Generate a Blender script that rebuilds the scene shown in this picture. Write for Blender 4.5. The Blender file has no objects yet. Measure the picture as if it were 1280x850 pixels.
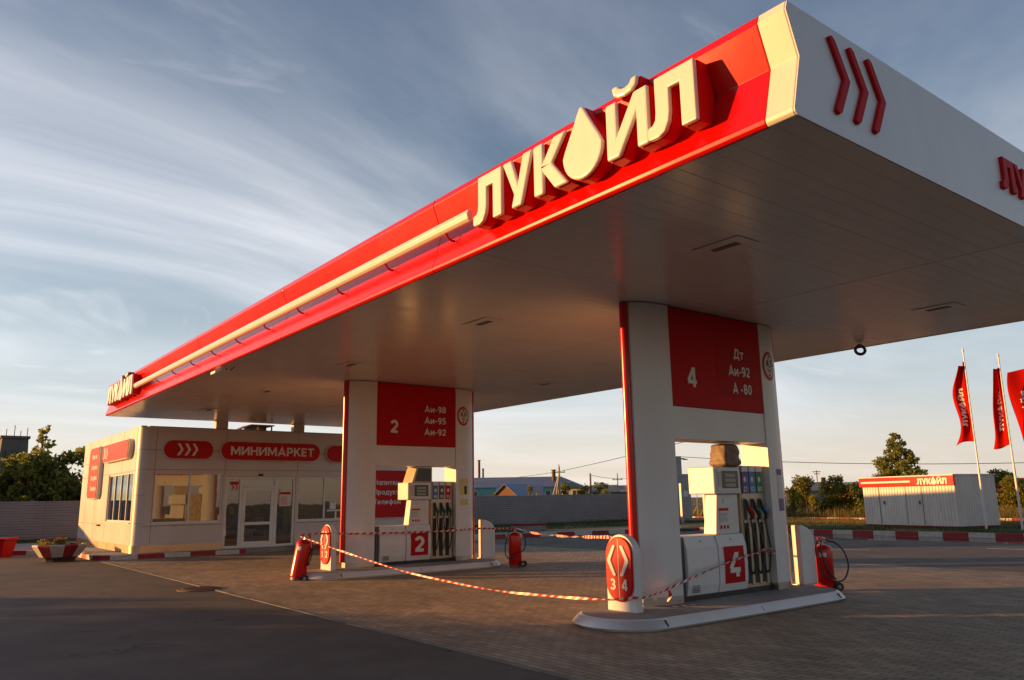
import bpy, bmesh, math, random
import numpy as np
from mathutils import Vector, Matrix, Quaternion
R_ = math.radians
random.seed(7)
rng = np.random.default_rng(7)
scene = bpy.context.scene
COL = scene.collection

# ---------------------------------------------------------------- camera
cd = bpy.data.cameras.new("camera")
cam = bpy.data.objects.new("camera", cd)
COL.objects.link(cam)
rt = Vector((0.61180354, 0.79085386, -0.01570359))
up = Vector((0.16740641, -0.11005145, 0.97972638))
fw = Vector((-0.77309218, 0.60202895, 0.19972387))
cam.matrix_world = Matrix(((rt.x, up.x, -fw.x, 3.03606), (rt.y, up.y, -fw.y, -5.14104),
                           (rt.z, up.z, -fw.z, 1.62105), (0, 0, 0, 1)))
cd.sensor_width = 36.0
cd.lens = 978.6 / 1280 * 36
cd.clip_start = 0.05
cd.clip_end = 4000
scene.camera = cam

# ---------------------------------------------------------------- light, sky, exposure
SUN_AZ, SUN_EL = R_(40.0), R_(5.7)          # light travels towards (sin az, cos az)
SUN_W, SKY_W, EXPO = 4.4, 0.104, 0.88
sd = bpy.data.lights.new("sun", 'SUN')
sd.energy = SUN_W
sd.angle = R_(0.55)
sd.color = (1.0, 0.49, 0.145)
sun = bpy.data.objects.new("sun", sd)
COL.objects.link(sun)
sdir = Vector((math.sin(SUN_AZ) * math.cos(SUN_EL), math.cos(SUN_AZ) * math.cos(SUN_EL), -math.sin(SUN_EL)))
sun.rotation_euler = sdir.to_track_quat('-Z', 'Y').to_euler()
sun.location = (-30, -40, 20)

world = bpy.data.worlds.new("World")
scene.world = world
world.use_nodes = True
wn, wl = world.node_tree.nodes, world.node_tree.links
wn.clear()
def N(nodes, t, **kw):
    n = nodes.new(t)
    for k, v in kw.items():
        if k.startswith('i_'):
            n.inputs[k[2:].replace('_', ' ')].default_value = v
        else:
            setattr(n, k, v)
    return n
wo = N(wn, 'ShaderNodeOutputWorld')
bg = N(wn, 'ShaderNodeBackground')
bg.inputs['Strength'].default_value = SKY_W
sky = N(wn, 'ShaderNodeTexSky', sky_type='NISHITA', sun_disc=False)
sky.sun_elevation = SUN_EL
sky.sun_rotation = R_(180 + 40)
sky.altitude = 100
sky.air_density = 1.0
sky.dust_density = 1.2
sky.ozone_density = 1.2
tc = N(wn, 'ShaderNodeTexCoord')
sep = N(wn, 'ShaderNodeSeparateXYZ')
wl.new(tc.outputs['Generated'], sep.inputs[0])
# project the view direction on a cloud layer: (x/(z+k), y/(z+k))
zk = N(wn, 'ShaderNodeMath', operation='ADD'); zk.inputs[1].default_value = 0.12
wl.new(sep.outputs['Z'], zk.inputs[0])
zm = N(wn, 'ShaderNodeMath', operation='MAXIMUM'); zm.inputs[1].default_value = 0.05
wl.new(zk.outputs[0], zm.inputs[0])
cx = N(wn, 'ShaderNodeMath', operation='DIVIDE'); wl.new(sep.outputs['X'], cx.inputs[0]); wl.new(zm.outputs[0], cx.inputs[1])
cy = N(wn, 'ShaderNodeMath', operation='DIVIDE'); wl.new(sep.outputs['Y'], cy.inputs[0]); wl.new(zm.outputs[0], cy.inputs[1])
cc = N(wn, 'ShaderNodeCombineXYZ'); wl.new(cx.outputs[0], cc.inputs[0]); wl.new(cy.outputs[0], cc.inputs[1])
def cloud(rot, scale, sx, sy, detail, lo, hi, dist, off=(0, 0, 0)):
    mp = N(wn, 'ShaderNodeMapping')
    mp.inputs['Rotation'].default_value = (0, 0, rot)
    mp.inputs['Scale'].default_value = (sx, sy, 1)
    mp.inputs['Location'].default_value = off
    wl.new(cc.outputs[0], mp.inputs[0])
    nz = N(wn, 'ShaderNodeTexNoise')
    nz.inputs['Scale'].default_value = scale
    nz.inputs['Detail'].default_value = detail
    nz.inputs['Roughness'].default_value = 0.58
    nz.inputs['Distortion'].default_value = dist
    wl.new(mp.outputs[0], nz.inputs['Vector'])
    mr = N(wn, 'ShaderNodeMapRange', interpolation_type='SMOOTHSTEP')
    mr.inputs['From Min'].default_value = lo
    mr.inputs['From Max'].default_value = hi
    wl.new(nz.outputs['Fac'], mr.inputs['Value'])
    return mr
c1 = cloud(R_(15), 0.62, 0.95, 0.5, 9, 0.32, 0.88, 1.2, (0.4, 0.9, 0))
c2 = cloud(R_(10), 1.6, 1.0, 0.55, 10, 0.44, 0.90, 1.6, (3.1, 1.7, 0))
def wmath(op, a, b):
    m = N(wn, 'ShaderNodeMath', operation=op)
    for i, q in ((0, a), (1, b)):
        if isinstance(q, (int, float)): m.inputs[i].default_value = q
        else: wl.new(q, m.inputs[i])
    return m.outputs[0]
def wrange(src, a, b, c, d):
    m = N(wn, 'ShaderNodeMapRange', interpolation_type='SMOOTHSTEP')
    for k, v in (('From Min', a), ('From Max', b), ('To Min', c), ('To Max', d)): m.inputs[k].default_value = v
    wl.new(src, m.inputs['Value']); return m.outputs[0]
def wmix(fac, a, b):
    m = N(wn, 'ShaderNodeMixRGB')
    for i, q in ((0, fac), (1, a), (2, b)):
        if isinstance(q, tuple): m.inputs[i].default_value = (*q, 1)
        elif isinstance(q, (int, float)): m.inputs[i].default_value = q
        else: wl.new(q, m.inputs[i])
    return m.outputs[0]
def wmul(a, c):
    m = N(wn, 'ShaderNodeMixRGB', blend_type='MULTIPLY'); m.inputs[0].default_value = 1.0
    wl.new(a, m.inputs[1]); m.inputs[2].default_value = (*c, 1); return m.outputs[0]
def wclamp(a, c):
    m = N(wn, 'ShaderNodeVectorMath', operation='MINIMUM')
    wl.new(a, m.inputs[0]); m.inputs[1].default_value = c; return m.outputs[0]
# the western evening side of the sky (towards the sunset) is the bright, hazy one
dt = N(wn, 'ShaderNodeVectorMath', operation='DOT_PRODUCT')
dt.inputs[1].default_value = (-0.97, 0.24, 0)
wl.new(tc.outputs['Generated'], dt.inputs[0])
west = wrange(dt.outputs['Value'], 0.0, 0.95, 0.0, 1.0)
low = wrange(sep.outputs['Z'], 0.0, 0.62, 1.0, 0.0)
base = wmix(wmath('MULTIPLY', wrange(sep.outputs['Z'], 0.25, 0.75, 0.0, 0.55), 1.0), wmul(wclamp(sky.outputs[0], (4.5, 3.6, 2.9)), (1.0, 1.0, 1.12)), (0.50, 0.74, 1.28))
cl = wmath('MAXIMUM', c1.outputs[0], wmath('MULTIPLY', c2.outputs[0], 0.7))
ccol = wmix(west, (2.0, 2.0, 2.25), (7.0, 6.85, 6.95))
cfac = wmath('MULTIPLY', wmath('MULTIPLY', cl, 0.95), wmath('MULTIPLY', wrange(sep.outputs['Z'], 0.2, 0.72, 1.0, 0.25), wrange(dt.outputs['Value'], -0.3, 0.9, 0.25, 1.0)))
withc = wmix(cfac, base, ccol)
hside = wrange(dt.outputs['Value'], 0.1, 0.9, 0.0, 1.0)
hz = wmix(wrange(sep.outputs['Z'], 0.02, 0.15, 0.0, 1.0), wmix(hside, (3.2, 2.8, 2.6), (4.8, 4.3, 3.7)), wmix(hside, (2.6, 2.9, 3.35), (4.0, 4.3, 4.7)))
hz = wmix(wrange(dt.outputs['Value'], -0.45, 0.25, 1.0, 0.0), hz, (3.9, 2.75, 2.3))   # rosy glow opposite the sunset
hfac = wmath('MULTIPLY', wrange(sep.outputs['Z'], 0.0, 0.34, 0.85, 0.0), wrange(dt.outputs['Value'], -0.4, 0.6, 0.65, 1.0))
# keep the sun's own glow out of the haze veil
sg = N(wn, 'ShaderNodeVectorMath', operation='DOT_PRODUCT'); sg.inputs[1].default_value = (-0.643, -0.766, 0.1)
wl.new(tc.outputs['Generated'], sg.inputs[0])
hfac = wmath('MULTIPLY', hfac, wrange(sg.outputs['Value'], 0.55, 0.9, 1.0, 0.0))
wl.new(wmix(hfac, withc, hz), bg.inputs['Color'])
wl.new(bg.outputs[0], wo.inputs[0])

vs = scene.view_settings
scene.display_settings.display_device = 'sRGB'
vs.view_transform = 'Standard'
vs.look = 'None'
vs.exposure = EXPO
vs.gamma = 1.0
vs.use_curve_mapping = False
scene.render.engine = 'CYCLES'
scene.cycles.max_bounces = 7
scene.cycles.transparent_max_bounces = 12
scene.cycles.sample_clamp_indirect = 6
scene.cycles.caustics_reflective = False
scene.cycles.caustics_refractive = False

# ---------------------------------------------------------------- materials
def mat(name, col, rough=0.5, metal=0.0, var=0.10, vscale=3.0, bump=0.0, bscale=40.0, coat=0.0, spec=0.5, dirt=0.0, streak=None, trans=0.0):
    m = bpy.data.materials.new(name)
    m.use_nodes = True
    n, l = m.node_tree.nodes, m.node_tree.links
    b = n['Principled BSDF']
    b.inputs['Roughness'].default_value = rough
    b.inputs['Metallic'].default_value = metal
    b.inputs['Coat Weight'].default_value = coat
    b.inputs['Coat Roughness'].default_value = 0.08
    b.inputs['Specular IOR Level'].default_value = spec
    b.inputs['Transmission Weight'].default_value = trans
    t = N(n, 'ShaderNodeTexCoord')
    nz = N(n, 'ShaderNodeTexNoise')
    nz.inputs['Scale'].default_value = vscale
    nz.inputs['Detail'].default_value = 6
    nz.inputs['Roughness'].default_value = 0.62
    if streak:
        mp = N(n, 'ShaderNodeMapping'); mp.inputs['Scale'].default_value = streak
        l.new(t.outputs['Object'], mp.inputs[0]); l.new(mp.outputs[0], nz.inputs['Vector'])
    else:
        l.new(t.outputs['Object'], nz.inputs['Vector'])
    r = N(n, 'ShaderNodeValToRGB')
    r.color_ramp.elements[0].position = 0.3
    r.color_ramp.elements[1].position = 0.72
    c = np.array(col[:3])
    d = c * (1 - var - dirt) * np.array([1, 0.97, 0.92]) if dirt else c * (1 - var)
    r.color_ramp.elements[0].color = (*d, 1)
    r.color_ramp.elements[1].color = (*np.minimum(c * (1 + var * 0.5), 0.95), 1)
    l.new(nz.outputs['Fac'], r.inputs[0])
    l.new(r.outputs[0], b.inputs['Base Color'])
    if rough < 0.7:
        rr = N(n, 'ShaderNodeMapRange')
        rr.inputs['To Min'].default_value = max(0.02, rough - 0.06)
        rr.inputs['To Max'].default_value = rough + 0.10
        l.new(nz.outputs['Fac'], rr.inputs['Value'])
        l.new(rr.outputs[0], b.inputs['Roughness'])
    if bump:
        n2 = N(n, 'ShaderNodeTexNoise')
        n2.inputs['Scale'].default_value = bscale
        n2.inputs['Detail'].default_value = 5
        l.new(t.outputs['Object'], n2.inputs['Vector'])
        bp = N(n, 'ShaderNodeBump')
        bp.inputs['Strength'].default_value = bump
        bp.inputs['Distance'].default_value = 0.02
        l.new(n2.outputs['Fac'], bp.inputs['Height'])
        l.new(bp.outputs[0], b.inputs['Normal'])
    return m

M_red = mat('red_paint', (0.60, 0.004, 0.002), 0.20, var=0.10, vscale=0.9, dirt=0.06, spec=0.5)
M_redd = mat('red_plastic', (0.58, 0.006, 0.005), 0.42, var=0.06, vscale=2, dirt=0.04, spec=0.2)
M_redm = mat('red_matt', (0.52, 0.007, 0.010), 0.55, var=0.07, vscale=5, dirt=0.04, spec=0.15)
M_plate = mat('red_number_plate', (0.44, 0.006, 0.009), 0.55, var=0.08, spec=0.15)
M_white = mat('white_panel', (0.75, 0.735, 0.745), 0.36, var=0.05, vscale=1.3, dirt=0.05, streak=(1, 1, 0.35))
M_cream = mat('ivory_acrylic', (0.75, 0.71, 0.62), 0.28, var=0.03, vscale=2, coat=0.3)
M_soffit = mat('soffit_slats', (0.85, 0.81, 0.78), 0.20, var=0.04, vscale=0.8, spec=0.85, bump=0.05, bscale=2.5)
M_dark = mat('dark_gap', (0.03, 0.03, 0.03), 0.7)
M_black = mat('black_rubber', (0.022, 0.022, 0.023), 0.5, var=0.2, vscale=8)
M_steel = mat('brushed_steel', (0.55, 0.53, 0.50), 0.28, metal=0.9, var=0.08, vscale=6, streak=(1, 1, 12))
M_grey = mat('grey_paint', (0.36, 0.36, 0.37), 0.45, var=0.1, vscale=3, dirt=0.05)
M_dkgrey = mat('dark_grey_plastic', (0.09, 0.09, 0.095), 0.45, var=0.1)
M_beige = mat('beige_metal', (0.56, 0.46, 0.33), 0.36, metal=0.35, var=0.08, vscale=5)
M_concrete = mat('concrete', (0.33, 0.31, 0.29), 0.85, var=0.22, vscale=2.5, bump=0.15, bscale=60, dirt=0.08)
M_lettw = mat('white_lettering', (0.74, 0.72, 0.68), 0.5, var=0.03)
M_blackl = mat('black_lettering', (0.02, 0.02, 0.02), 0.6)
M_paper = mat('paper_notice', (0.72, 0.70, 0.66), 0.7, var=0.05)
M_yellowp = mat('yellow_sticker', (0.66, 0.60, 0.22), 0.6, var=0.06)
M_purple = mat('purple_label', (0.14, 0.05, 0.22), 0.45)
M_blue = mat('blue_label', (0.05, 0.19, 0.55), 0.45)
M_green = mat('green_label', (0.03, 0.25, 0.08), 0.45)
M_greend = mat('green_grip', (0.02, 0.14, 0.07), 0.5)
M_bluegrip = mat('blue_grip', (0.04, 0.12, 0.42), 0.5)
M_slate = mat('slate_label', (0.07, 0.10, 0.12), 0.45)
M_screen = mat('display_glass', (0.05, 0.055, 0.05), 0.18, var=0.1)
M_lcd = mat('lcd_window', (0.34, 0.34, 0.24), 0.3, var=0.1)
M_brown = mat('brown_wrap', (0.20, 0.125, 0.07), 0.55, var=0.3, vscale=9, bump=0.5, bscale=14)
M_door = mat('white_upvc', (0.74, 0.73, 0.72), 0.35, var=0.03)
M_facade = mat('facade_cassette', (0.64, 0.585, 0.57), 0.38, var=0.05, vscale=0.8, dirt=0.05, streak=(1, 1, 0.4))
M_plinth = mat('plinth_stone', (0.40, 0.33, 0.26), 0.7, var=0.15, vscale=5, bump=0.1)
M_curtain = mat('curtain_cloth', (0.66, 0.52, 0.27), 0.9, var=0.12, vscale=2, streak=(8, 8, 0.6))
def clothmat():
    m = bpy.data.materials.new('sheer_curtain'); m.use_nodes = True
    n, l = m.node_tree.nodes, m.node_tree.links
    b = n['Principled BSDF']; b.inputs['Base Color'].default_value = (0.72, 0.60, 0.36, 1); b.inputs['Roughness'].default_value = 0.9
    tr = N(n, 'ShaderNodeBsdfTranslucent'); tr.inputs[0].default_value = (0.78, 0.64, 0.36, 1)
    ms = N(n, 'ShaderNodeMixShader'); ms.inputs[0].default_value = 0.6
    l.new(b.outputs[0], ms.inputs[1]); l.new(tr.outputs[0], ms.inputs[2]); l.new(ms.outputs[0], n['Material Output'].inputs[0])
    return m
M_sheer = clothmat()
def flagmat():
    m = bpy.data.materials.new('red_flag_cloth'); m.use_nodes = True
    n, l = m.node_tree.nodes, m.node_tree.links
    b = n['Principled BSDF']; b.inputs['Base Color'].default_value = (0.62, 0.012, 0.006, 1); b.inputs['Roughness'].default_value = 0.85; b.inputs['Specular IOR Level'].default_value = 0.1
    tr = N(n, 'ShaderNodeBsdfTranslucent'); tr.inputs[0].default_value = (0.70, 0.02, 0.008, 1)
    ms = N(n, 'ShaderNodeMixShader'); ms.inputs[0].default_value = 0.5
    l.new(b.outputs[0], ms.inputs[1]); l.new(tr.outputs[0], ms.inputs[2]); l.new(ms.outputs[0], n['Material Output'].inputs[0])
    return m
M_inner = mat('interior_plaster', (0.55, 0.50, 0.42), 0.9, var=0.08)
M_fence = mat('fence_sheet', (0.30, 0.275, 0.29), 0.5, var=0.14, vscale=0.7, dirt=0.05)
M_galv = mat('galvanised_post', (0.42, 0.40, 0.37), 0.5, metal=0.3, var=0.12)
M_polec = mat('concrete_pole', (0.42, 0.38, 0.32), 0.8, var=0.15, vscale=4)
M_polew = mat('wooden_pole', (0.20, 0.14, 0.09), 0.85, var=0.25, vscale=4, streak=(6, 6, 0.6))
M_trunk = mat('bark', (0.10, 0.075, 0.05), 0.9, var=0.3, vscale=9, bump=0.5, bscale=20)
M_wire = mat('cable', (0.03, 0.03, 0.035), 0.6)
M_flag = flagmat()
M_corr = mat('kiosk_sheet', (0.72, 0.70, 0.67), 0.45, var=0.08, vscale=1.5, dirt=0.08, streak=(1, 1, 0.3))
M_wood = mat('brown_boards', (0.22, 0.10, 0.045), 0.8, var=0.25, vscale=3, streak=(6, 6, 0.6))
M_cyan = mat('turquoise_render', (0.16, 0.40, 0.42), 0.8, var=0.12, vscale=0.8)
M_bluer = mat('blue_grey_roof', (0.20, 0.24, 0.33), 0.5, var=0.1, vscale=0.5)
M_greenr = mat('dark_green_roof', (0.035, 0.085, 0.07), 0.6, var=0.1)
M_creamw = mat('cream_render', (0.55, 0.47, 0.33), 0.8, var=0.1)
M_greyw = mat('grey_slate_roof', (0.26, 0.25, 0.24), 0.8, var=0.15)
M_redr = mat('dark_red_roof', (0.30, 0.03, 0.035), 0.6, var=0.12)
M_orange = mat('orange_boards', (0.52, 0.13, 0.03), 0.75, var=0.15)
M_tower = mat('tower_concrete', (0.17, 0.155, 0.14), 0.9, var=0.2, vscale=0.5)
M_rust = mat('rusty_iron', (0.16, 0.085, 0.05), 0.75, var=0.3, vscale=9, bump=0.3)
M_kr = mat('kerb_red_paint', (0.36, 0.025, 0.03), 0.7, var=0.22, vscale=6, dirt=0.1, bump=0.15)
M_kw = mat('kerb_white_paint', (0.60, 0.57, 0.52), 0.75, var=0.15, vscale=6, dirt=0.12, bump=0.15)
M_mark = mat('road_marking', (0.62, 0.60, 0.56), 0.8, var=0.25, vscale=5)
M_tr = mat('tape_red', (0.58, 0.025, 0.018), 0.4, var=0.06)
M_tw = mat('tape_white', (0.74, 0.70, 0.66), 0.4, var=0.05)
M_water = mat('puddle_water', (0.012, 0.011, 0.010), 0.02, var=0.05, bump=0.01, bscale=4)
M_flower = mat('flower_petals', (0.55, 0.10, 0.06), 0.7, var=0.4, vscale=20)
M_soil = mat('soil', (0.06, 0.045, 0.03), 0.95, var=0.3, vscale=8)

def leafmat(name, c1, c2, vs_=0.6):
    m = bpy.data.materials.new(name)
    m.use_nodes = True
    n, l = m.node_tree.nodes, m.node_tree.links
    b = n['Principled BSDF']
    b.inputs['Roughness'].default_value = 0.6
    b.inputs['Specular IOR Level'].default_value = 0.25
    g = N(n, 'ShaderNodeNewGeometry')
    t = N(n, 'ShaderNodeTexCoord')
    nz = N(n, 'ShaderNodeTexNoise'); nz.inputs['Scale'].default_value = vs_; nz.inputs['Detail'].default_value = 3
    l.new(t.outputs['Object'], nz.inputs['Vector'])
    ad = N(n, 'ShaderNodeMath', operation='ADD')
    mu = N(n, 'ShaderNodeMath', operation='MULTIPLY'); mu.inputs[1].default_value = 0.5
    l.new(g.outputs['Random Per Island'], mu.inputs[0])
    l.new(mu.outputs[0], ad.inputs[0]); l.new(nz.outputs['Fac'], ad.inputs[1])
    r = N(n, 'ShaderNodeValToRGB')
    r.color_ramp.elements[0].position = 0.45; r.color_ramp.elements[1].position = 1.0
    r.color_ramp.elements[0].color = (*c1, 1); r.color_ramp.elements[1].color = (*c2, 1)
    l.new(ad.outputs[0], r.inputs[0])
    l.new(r.outputs[0], b.inputs['Base Color'])
    tr = N(n, 'ShaderNodeBsdfTranslucent')
    l.new(r.outputs[0], tr.inputs['Color'])
    ms = N(n, 'ShaderNodeMixShader'); ms.inputs[0].default_value = 0.5
    l.new(b.outputs[0], ms.inputs[1]); l.new(tr.outputs[0], ms.inputs[2])
    l.new(ms.outputs[0], n['Material Output'].inputs[0])
    return m
M_leaf = leafmat('leaves_green', (0.12, 0.145, 0.032), (0.34, 0.34, 0.075))
M_leafd = leafmat('leaves_dark', (0.11, 0.135, 0.034), (0.31, 0.32, 0.075))
M_leafy = leafmat('leaves_yellow_green', (0.14, 0.15, 0.026), (0.38, 0.33, 0.06))
M_grass = leafmat('lawn_blades', (0.035, 0.062, 0.014), (0.10, 0.12, 0.03), 0.4)
M_dry = leafmat('dry_grass_blades', (0.16, 0.12, 0.035), (0.30, 0.21, 0.065), 0.3)
M_mead = leafmat('meadow_blades', (0.10, 0.10, 0.026), (0.30, 0.23, 0.07), 0.25)

def glassmat():
    m = bpy.data.materials.new('window_glass')
    m.use_nodes = True
    n, l = m.node_tree.nodes, m.node_tree.links
    n.remove(n['Principled BSDF'])
    tr = N(n, 'ShaderNodeBsdfTransparent'); tr.inputs[0].default_value = (0.80, 0.82, 0.80, 1)
    gl = N(n, 'ShaderNodeBsdfGlossy'); gl.inputs['Roughness'].default_value = 0.015; gl.inputs[0].default_value = (0.9, 0.9, 0.9, 1)
    fr = N(n, 'ShaderNodeFresnel'); fr.inputs[0].default_value = 1.6
    ad = N(n, 'ShaderNodeMath', operation='MULTIPLY_ADD'); ad.inputs[1].default_value = 1.3; ad.inputs[2].default_value = 0.12
    l.new(fr.outputs[0], ad.inputs[0])
    t = N(n, 'ShaderNodeTexCoord'); nz = N(n, 'ShaderNodeTexNoise'); nz.inputs['Scale'].default_value = 0.9
    l.new(t.outputs['Object'], nz.inputs['Vector'])
    bp = N(n, 'ShaderNodeBump'); bp.inputs['Strength'].default_value = 0.012; bp.inputs['Distance'].default_value = 0.2
    l.new(nz.outputs['Fac'], bp.inputs['Height']); l.new(bp.outputs[0], gl.inputs['Normal'])
    ms = N(n, 'ShaderNodeMixShader')
    l.new(ad.outputs[0], ms.inputs[0]); l.new(tr.outputs[0], ms.inputs[1]); l.new(gl.outputs[0], ms.inputs[2])
    l.new(ms.outputs[0], n['Material Output'].inputs[0])
    return m
M_glass = glassmat()

def groundmat(name, kind):
    m = bpy.data.materials.new(name)
    m.use_nodes = True
    n, l = m.node_tree.nodes, m.node_tree.links
    b = n['Principled BSDF']
    t = N(n, 'ShaderNodeTexCoord')
    def noise(s, d=8, ro=0.6, vec=None):
        z = N(n, 'ShaderNodeTexNoise'); z.inputs['Scale'].default_value = s; z.inputs['Detail'].default_value = d
        z.inputs['Roughness'].default_value = ro
        l.new(vec or t.outputs['Object'], z.inputs['Vector'])
        return z
    def ramp(src, p0, c0, p1, c1):
        r = N(n, 'ShaderNodeValToRGB')
        r.color_ramp.elements[0].position = p0; r.color_ramp.elements[1].position = p1
        r.color_ramp.elements[0].color = (*c0, 1); r.color_ramp.elements[1].color = (*c1, 1)
        l.new(src, r.inputs[0]); return r
    def mixc(fac, a, bb, mode='MULTIPLY'):
        x = N(n, 'ShaderNodeMixRGB', blend_type=mode)
        if isinstance(fac, float): x.inputs[0].default_value = fac
        else: l.new(fac, x.inputs[0])
        for s, i in ((a, 1), (bb, 2)):
            if isinstance(s, tuple): x.inputs[i].default_value = (*s, 1)
            else: l.new(s, x.inputs[i])
        return x
    big, mid, fine = noise(0.16), noise(1.1), noise(55, 4)
    bp = N(n, 'ShaderNodeBump'); bp.inputs['Distance'].default_value = 0.008
    if kind == 'asphalt':
        c = ramp(mid.outputs['Fac'], 0.3, (0.085, 0.070, 0.056), 0.72, (0.150, 0.125, 0.098))
        c2 = mixc(0.75, c.outputs[0], ramp(big.outputs['Fac'], 0.35, (0.62, 0.60, 0.58), 0.65, (1.15, 1.12, 1.08)).outputs[0])
        c3 = mixc(0.5, c2.outputs[0], ramp(fine.outputs['Fac'], 0.3, (0.5, 0.5, 0.5), 0.75, (1.5, 1.5, 1.5)).outputs[0])
        b.inputs['Roughness'].default_value = 0.82
        # oil spots, patched areas and hairline cracks
        oil = ramp(noise(0.42, 4, .5).outputs['Fac'], 0.60, (1, 1, 1), 0.70, (0.52, 0.50, 0.50))
        c3 = mixc(0.85, c3.outputs[0], oil.outputs[0])
        vr = N(n, 'ShaderNodeTexVoronoi', feature='DISTANCE_TO_EDGE'); vr.inputs['Scale'].default_value = 0.33
        wv = N(n, 'ShaderNodeVectorMath', operation='MULTIPLY_ADD'); wv.inputs[1].default_value = (.5, .5, .5)
        l.new(noise(1.7, 6).outputs['Color'], wv.inputs[0]); l.new(t.outputs['Object'], wv.inputs[2]); l.new(wv.outputs[0], vr.inputs['Vector'])
        crk = ramp(vr.outputs['Distance'], 0.002, (0.35, 0.33, 0.32), 0.007, (1, 1, 1))
        msk = ramp(noise(0.25, 3).outputs['Fac'], 0.50, (1, 1, 1), 0.56, (0, 0, 0))
        crk2 = mixc(msk.outputs[0], crk.outputs[0], (1.0, 1.0, 1.0), 'MIX')
        c3 = mixc(1.0, c3.outputs[0], crk2.outputs[0])
        l.new(c3.outputs[0], b.inputs['Base Color'])
        l.new(fine.outputs['Fac'], bp.inputs['Height']); bp.inputs['Strength'].default_value = 0.5
    elif kind == 'brick':
        bt = N(n, 'ShaderNodeTexBrick')
        bt.offset = 0.5
        bt.inputs['Color1'].default_value = (0.33, 0.255, 0.18, 1)
        bt.inputs['Color2'].default_value = (0.47, 0.365, 0.255, 1)
        bt.inputs['Mortar'].default_value = (0.075, 0.064, 0.052, 1)
        bt.inputs['Scale'].default_value = 1.0
        bt.inputs['Mortar Size'].default_value = 0.006
        bt.inputs['Mortar Smooth'].default_value = 0.3
        bt.inputs['Brick Width'].default_value = 0.21
        bt.inputs['Row Height'].default_value = 0.105
        l.new(t.outputs['Object'], bt.inputs['Vector'])
        c2 = mixc(0.8, bt.outputs['Color'], ramp(big.outputs['Fac'], 0.34, (0.66, 0.63, 0.60), 0.66, (1.12, 1.1, 1.06)).outputs[0])
        c3 = mixc(0.7, c2.outputs[0], ramp(mid.outputs['Fac'], 0.28, (0.60, 0.58, 0.56), 0.7, (1.12, 1.1, 1.08)).outputs[0])
        st = ramp(noise(0.55, 5).outputs['Fac'], 0.62, (1, 1, 1), 0.74, (0.45, 0.42, 0.40))
        c4 = mixc(0.85, c3.outputs[0], st.outputs[0])
        # single replaced / bleached blocks
        wn_ = N(n, 'ShaderNodeTexWhiteNoise', noise_dimensions='2D')
        sn = N(n, 'ShaderNodeVectorMath', operation='SNAP'); sn.inputs[1].default_value = (0.42, 0.21, 1)
        l.new(t.outputs['Object'], sn.inputs[0]); l.new(sn.outputs[0], wn_.inputs['Vector'])
        c4 = mixc(0.5, c4.outputs[0], ramp(wn_.outputs['Value'], 0.0, (0.72, 0.70, 0.68), 1.0, (1.22, 1.2, 1.16)).outputs[0])
        drip = ramp(noise(1.9, 3, .5).outputs['Fac'], 0.66, (1, 1, 1), 0.74, (0.5, 0.48, 0.46))
        c4 = mixc(0.8, c4.outputs[0], drip.outputs[0])
        b.inputs['Roughness'].default_value = 0.78
        l.new(c4.outputs[0], b.inputs['Base Color'])
        ad = N(n, 'ShaderNodeMath', operation='MULTIPLY_ADD'); ad.inputs[1].default_value = -1.0
        l.new(bt.outputs['Fac'], ad.inputs[0]); l.new(fine.outputs['Fac'], ad.inputs[2])
        l.new(ad.outputs[0], bp.inputs['Height']); bp.inputs['Strength'].default_value = 0.8
    elif kind == 'lawn':
        c = ramp(mid.outputs['Fac'], 0.3, (0.030, 0.048, 0.012), 0.7, (0.10, 0.095, 0.030))
        c2 = mixc(ramp(big.outputs['Fac'], 0.45, (0, 0, 0), 0.62, (1, 1, 1)).outputs[0], c.outputs[0], (0.14, 0.105, 0.04), 'MIX')
        b.inputs['Roughness'].default_value = 0.95
        l.new(c2.outputs[0], b.inputs['Base Color'])
        l.new(fine.outputs['Fac'], bp.inputs['Height']); bp.inputs['Strength'].default_value = 0.8
    else:  # concrete path
        c = ramp(mid.outputs['Fac'], 0.3, (0.24, 0.225, 0.205), 0.7, (0.34, 0.32, 0.29))
        c2 = mixc(0.6, c.outputs[0], ramp(big.outputs['Fac'], 0.35, (0.75, 0.73, 0.7), 0.65, (1.05, 1.05, 1.05)).outputs[0])
        b.inputs['Roughness'].default_value = 0.85
        l.new(c2.outputs[0], b.inputs['Base Color'])
        l.new(fine.outputs['Fac'], bp.inputs['Height']); bp.inputs['Strength'].default_value = 0.3
    l.new(bp.outputs[0], b.inputs['Normal'])
    return m
M_asph = groundmat('asphalt', 'asphalt')
M_brick = groundmat('brick_paving', 'brick')
M_lawn = groundmat('lawn_soil', 'lawn')
M_path = groundmat('concrete_path', 'path')

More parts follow.
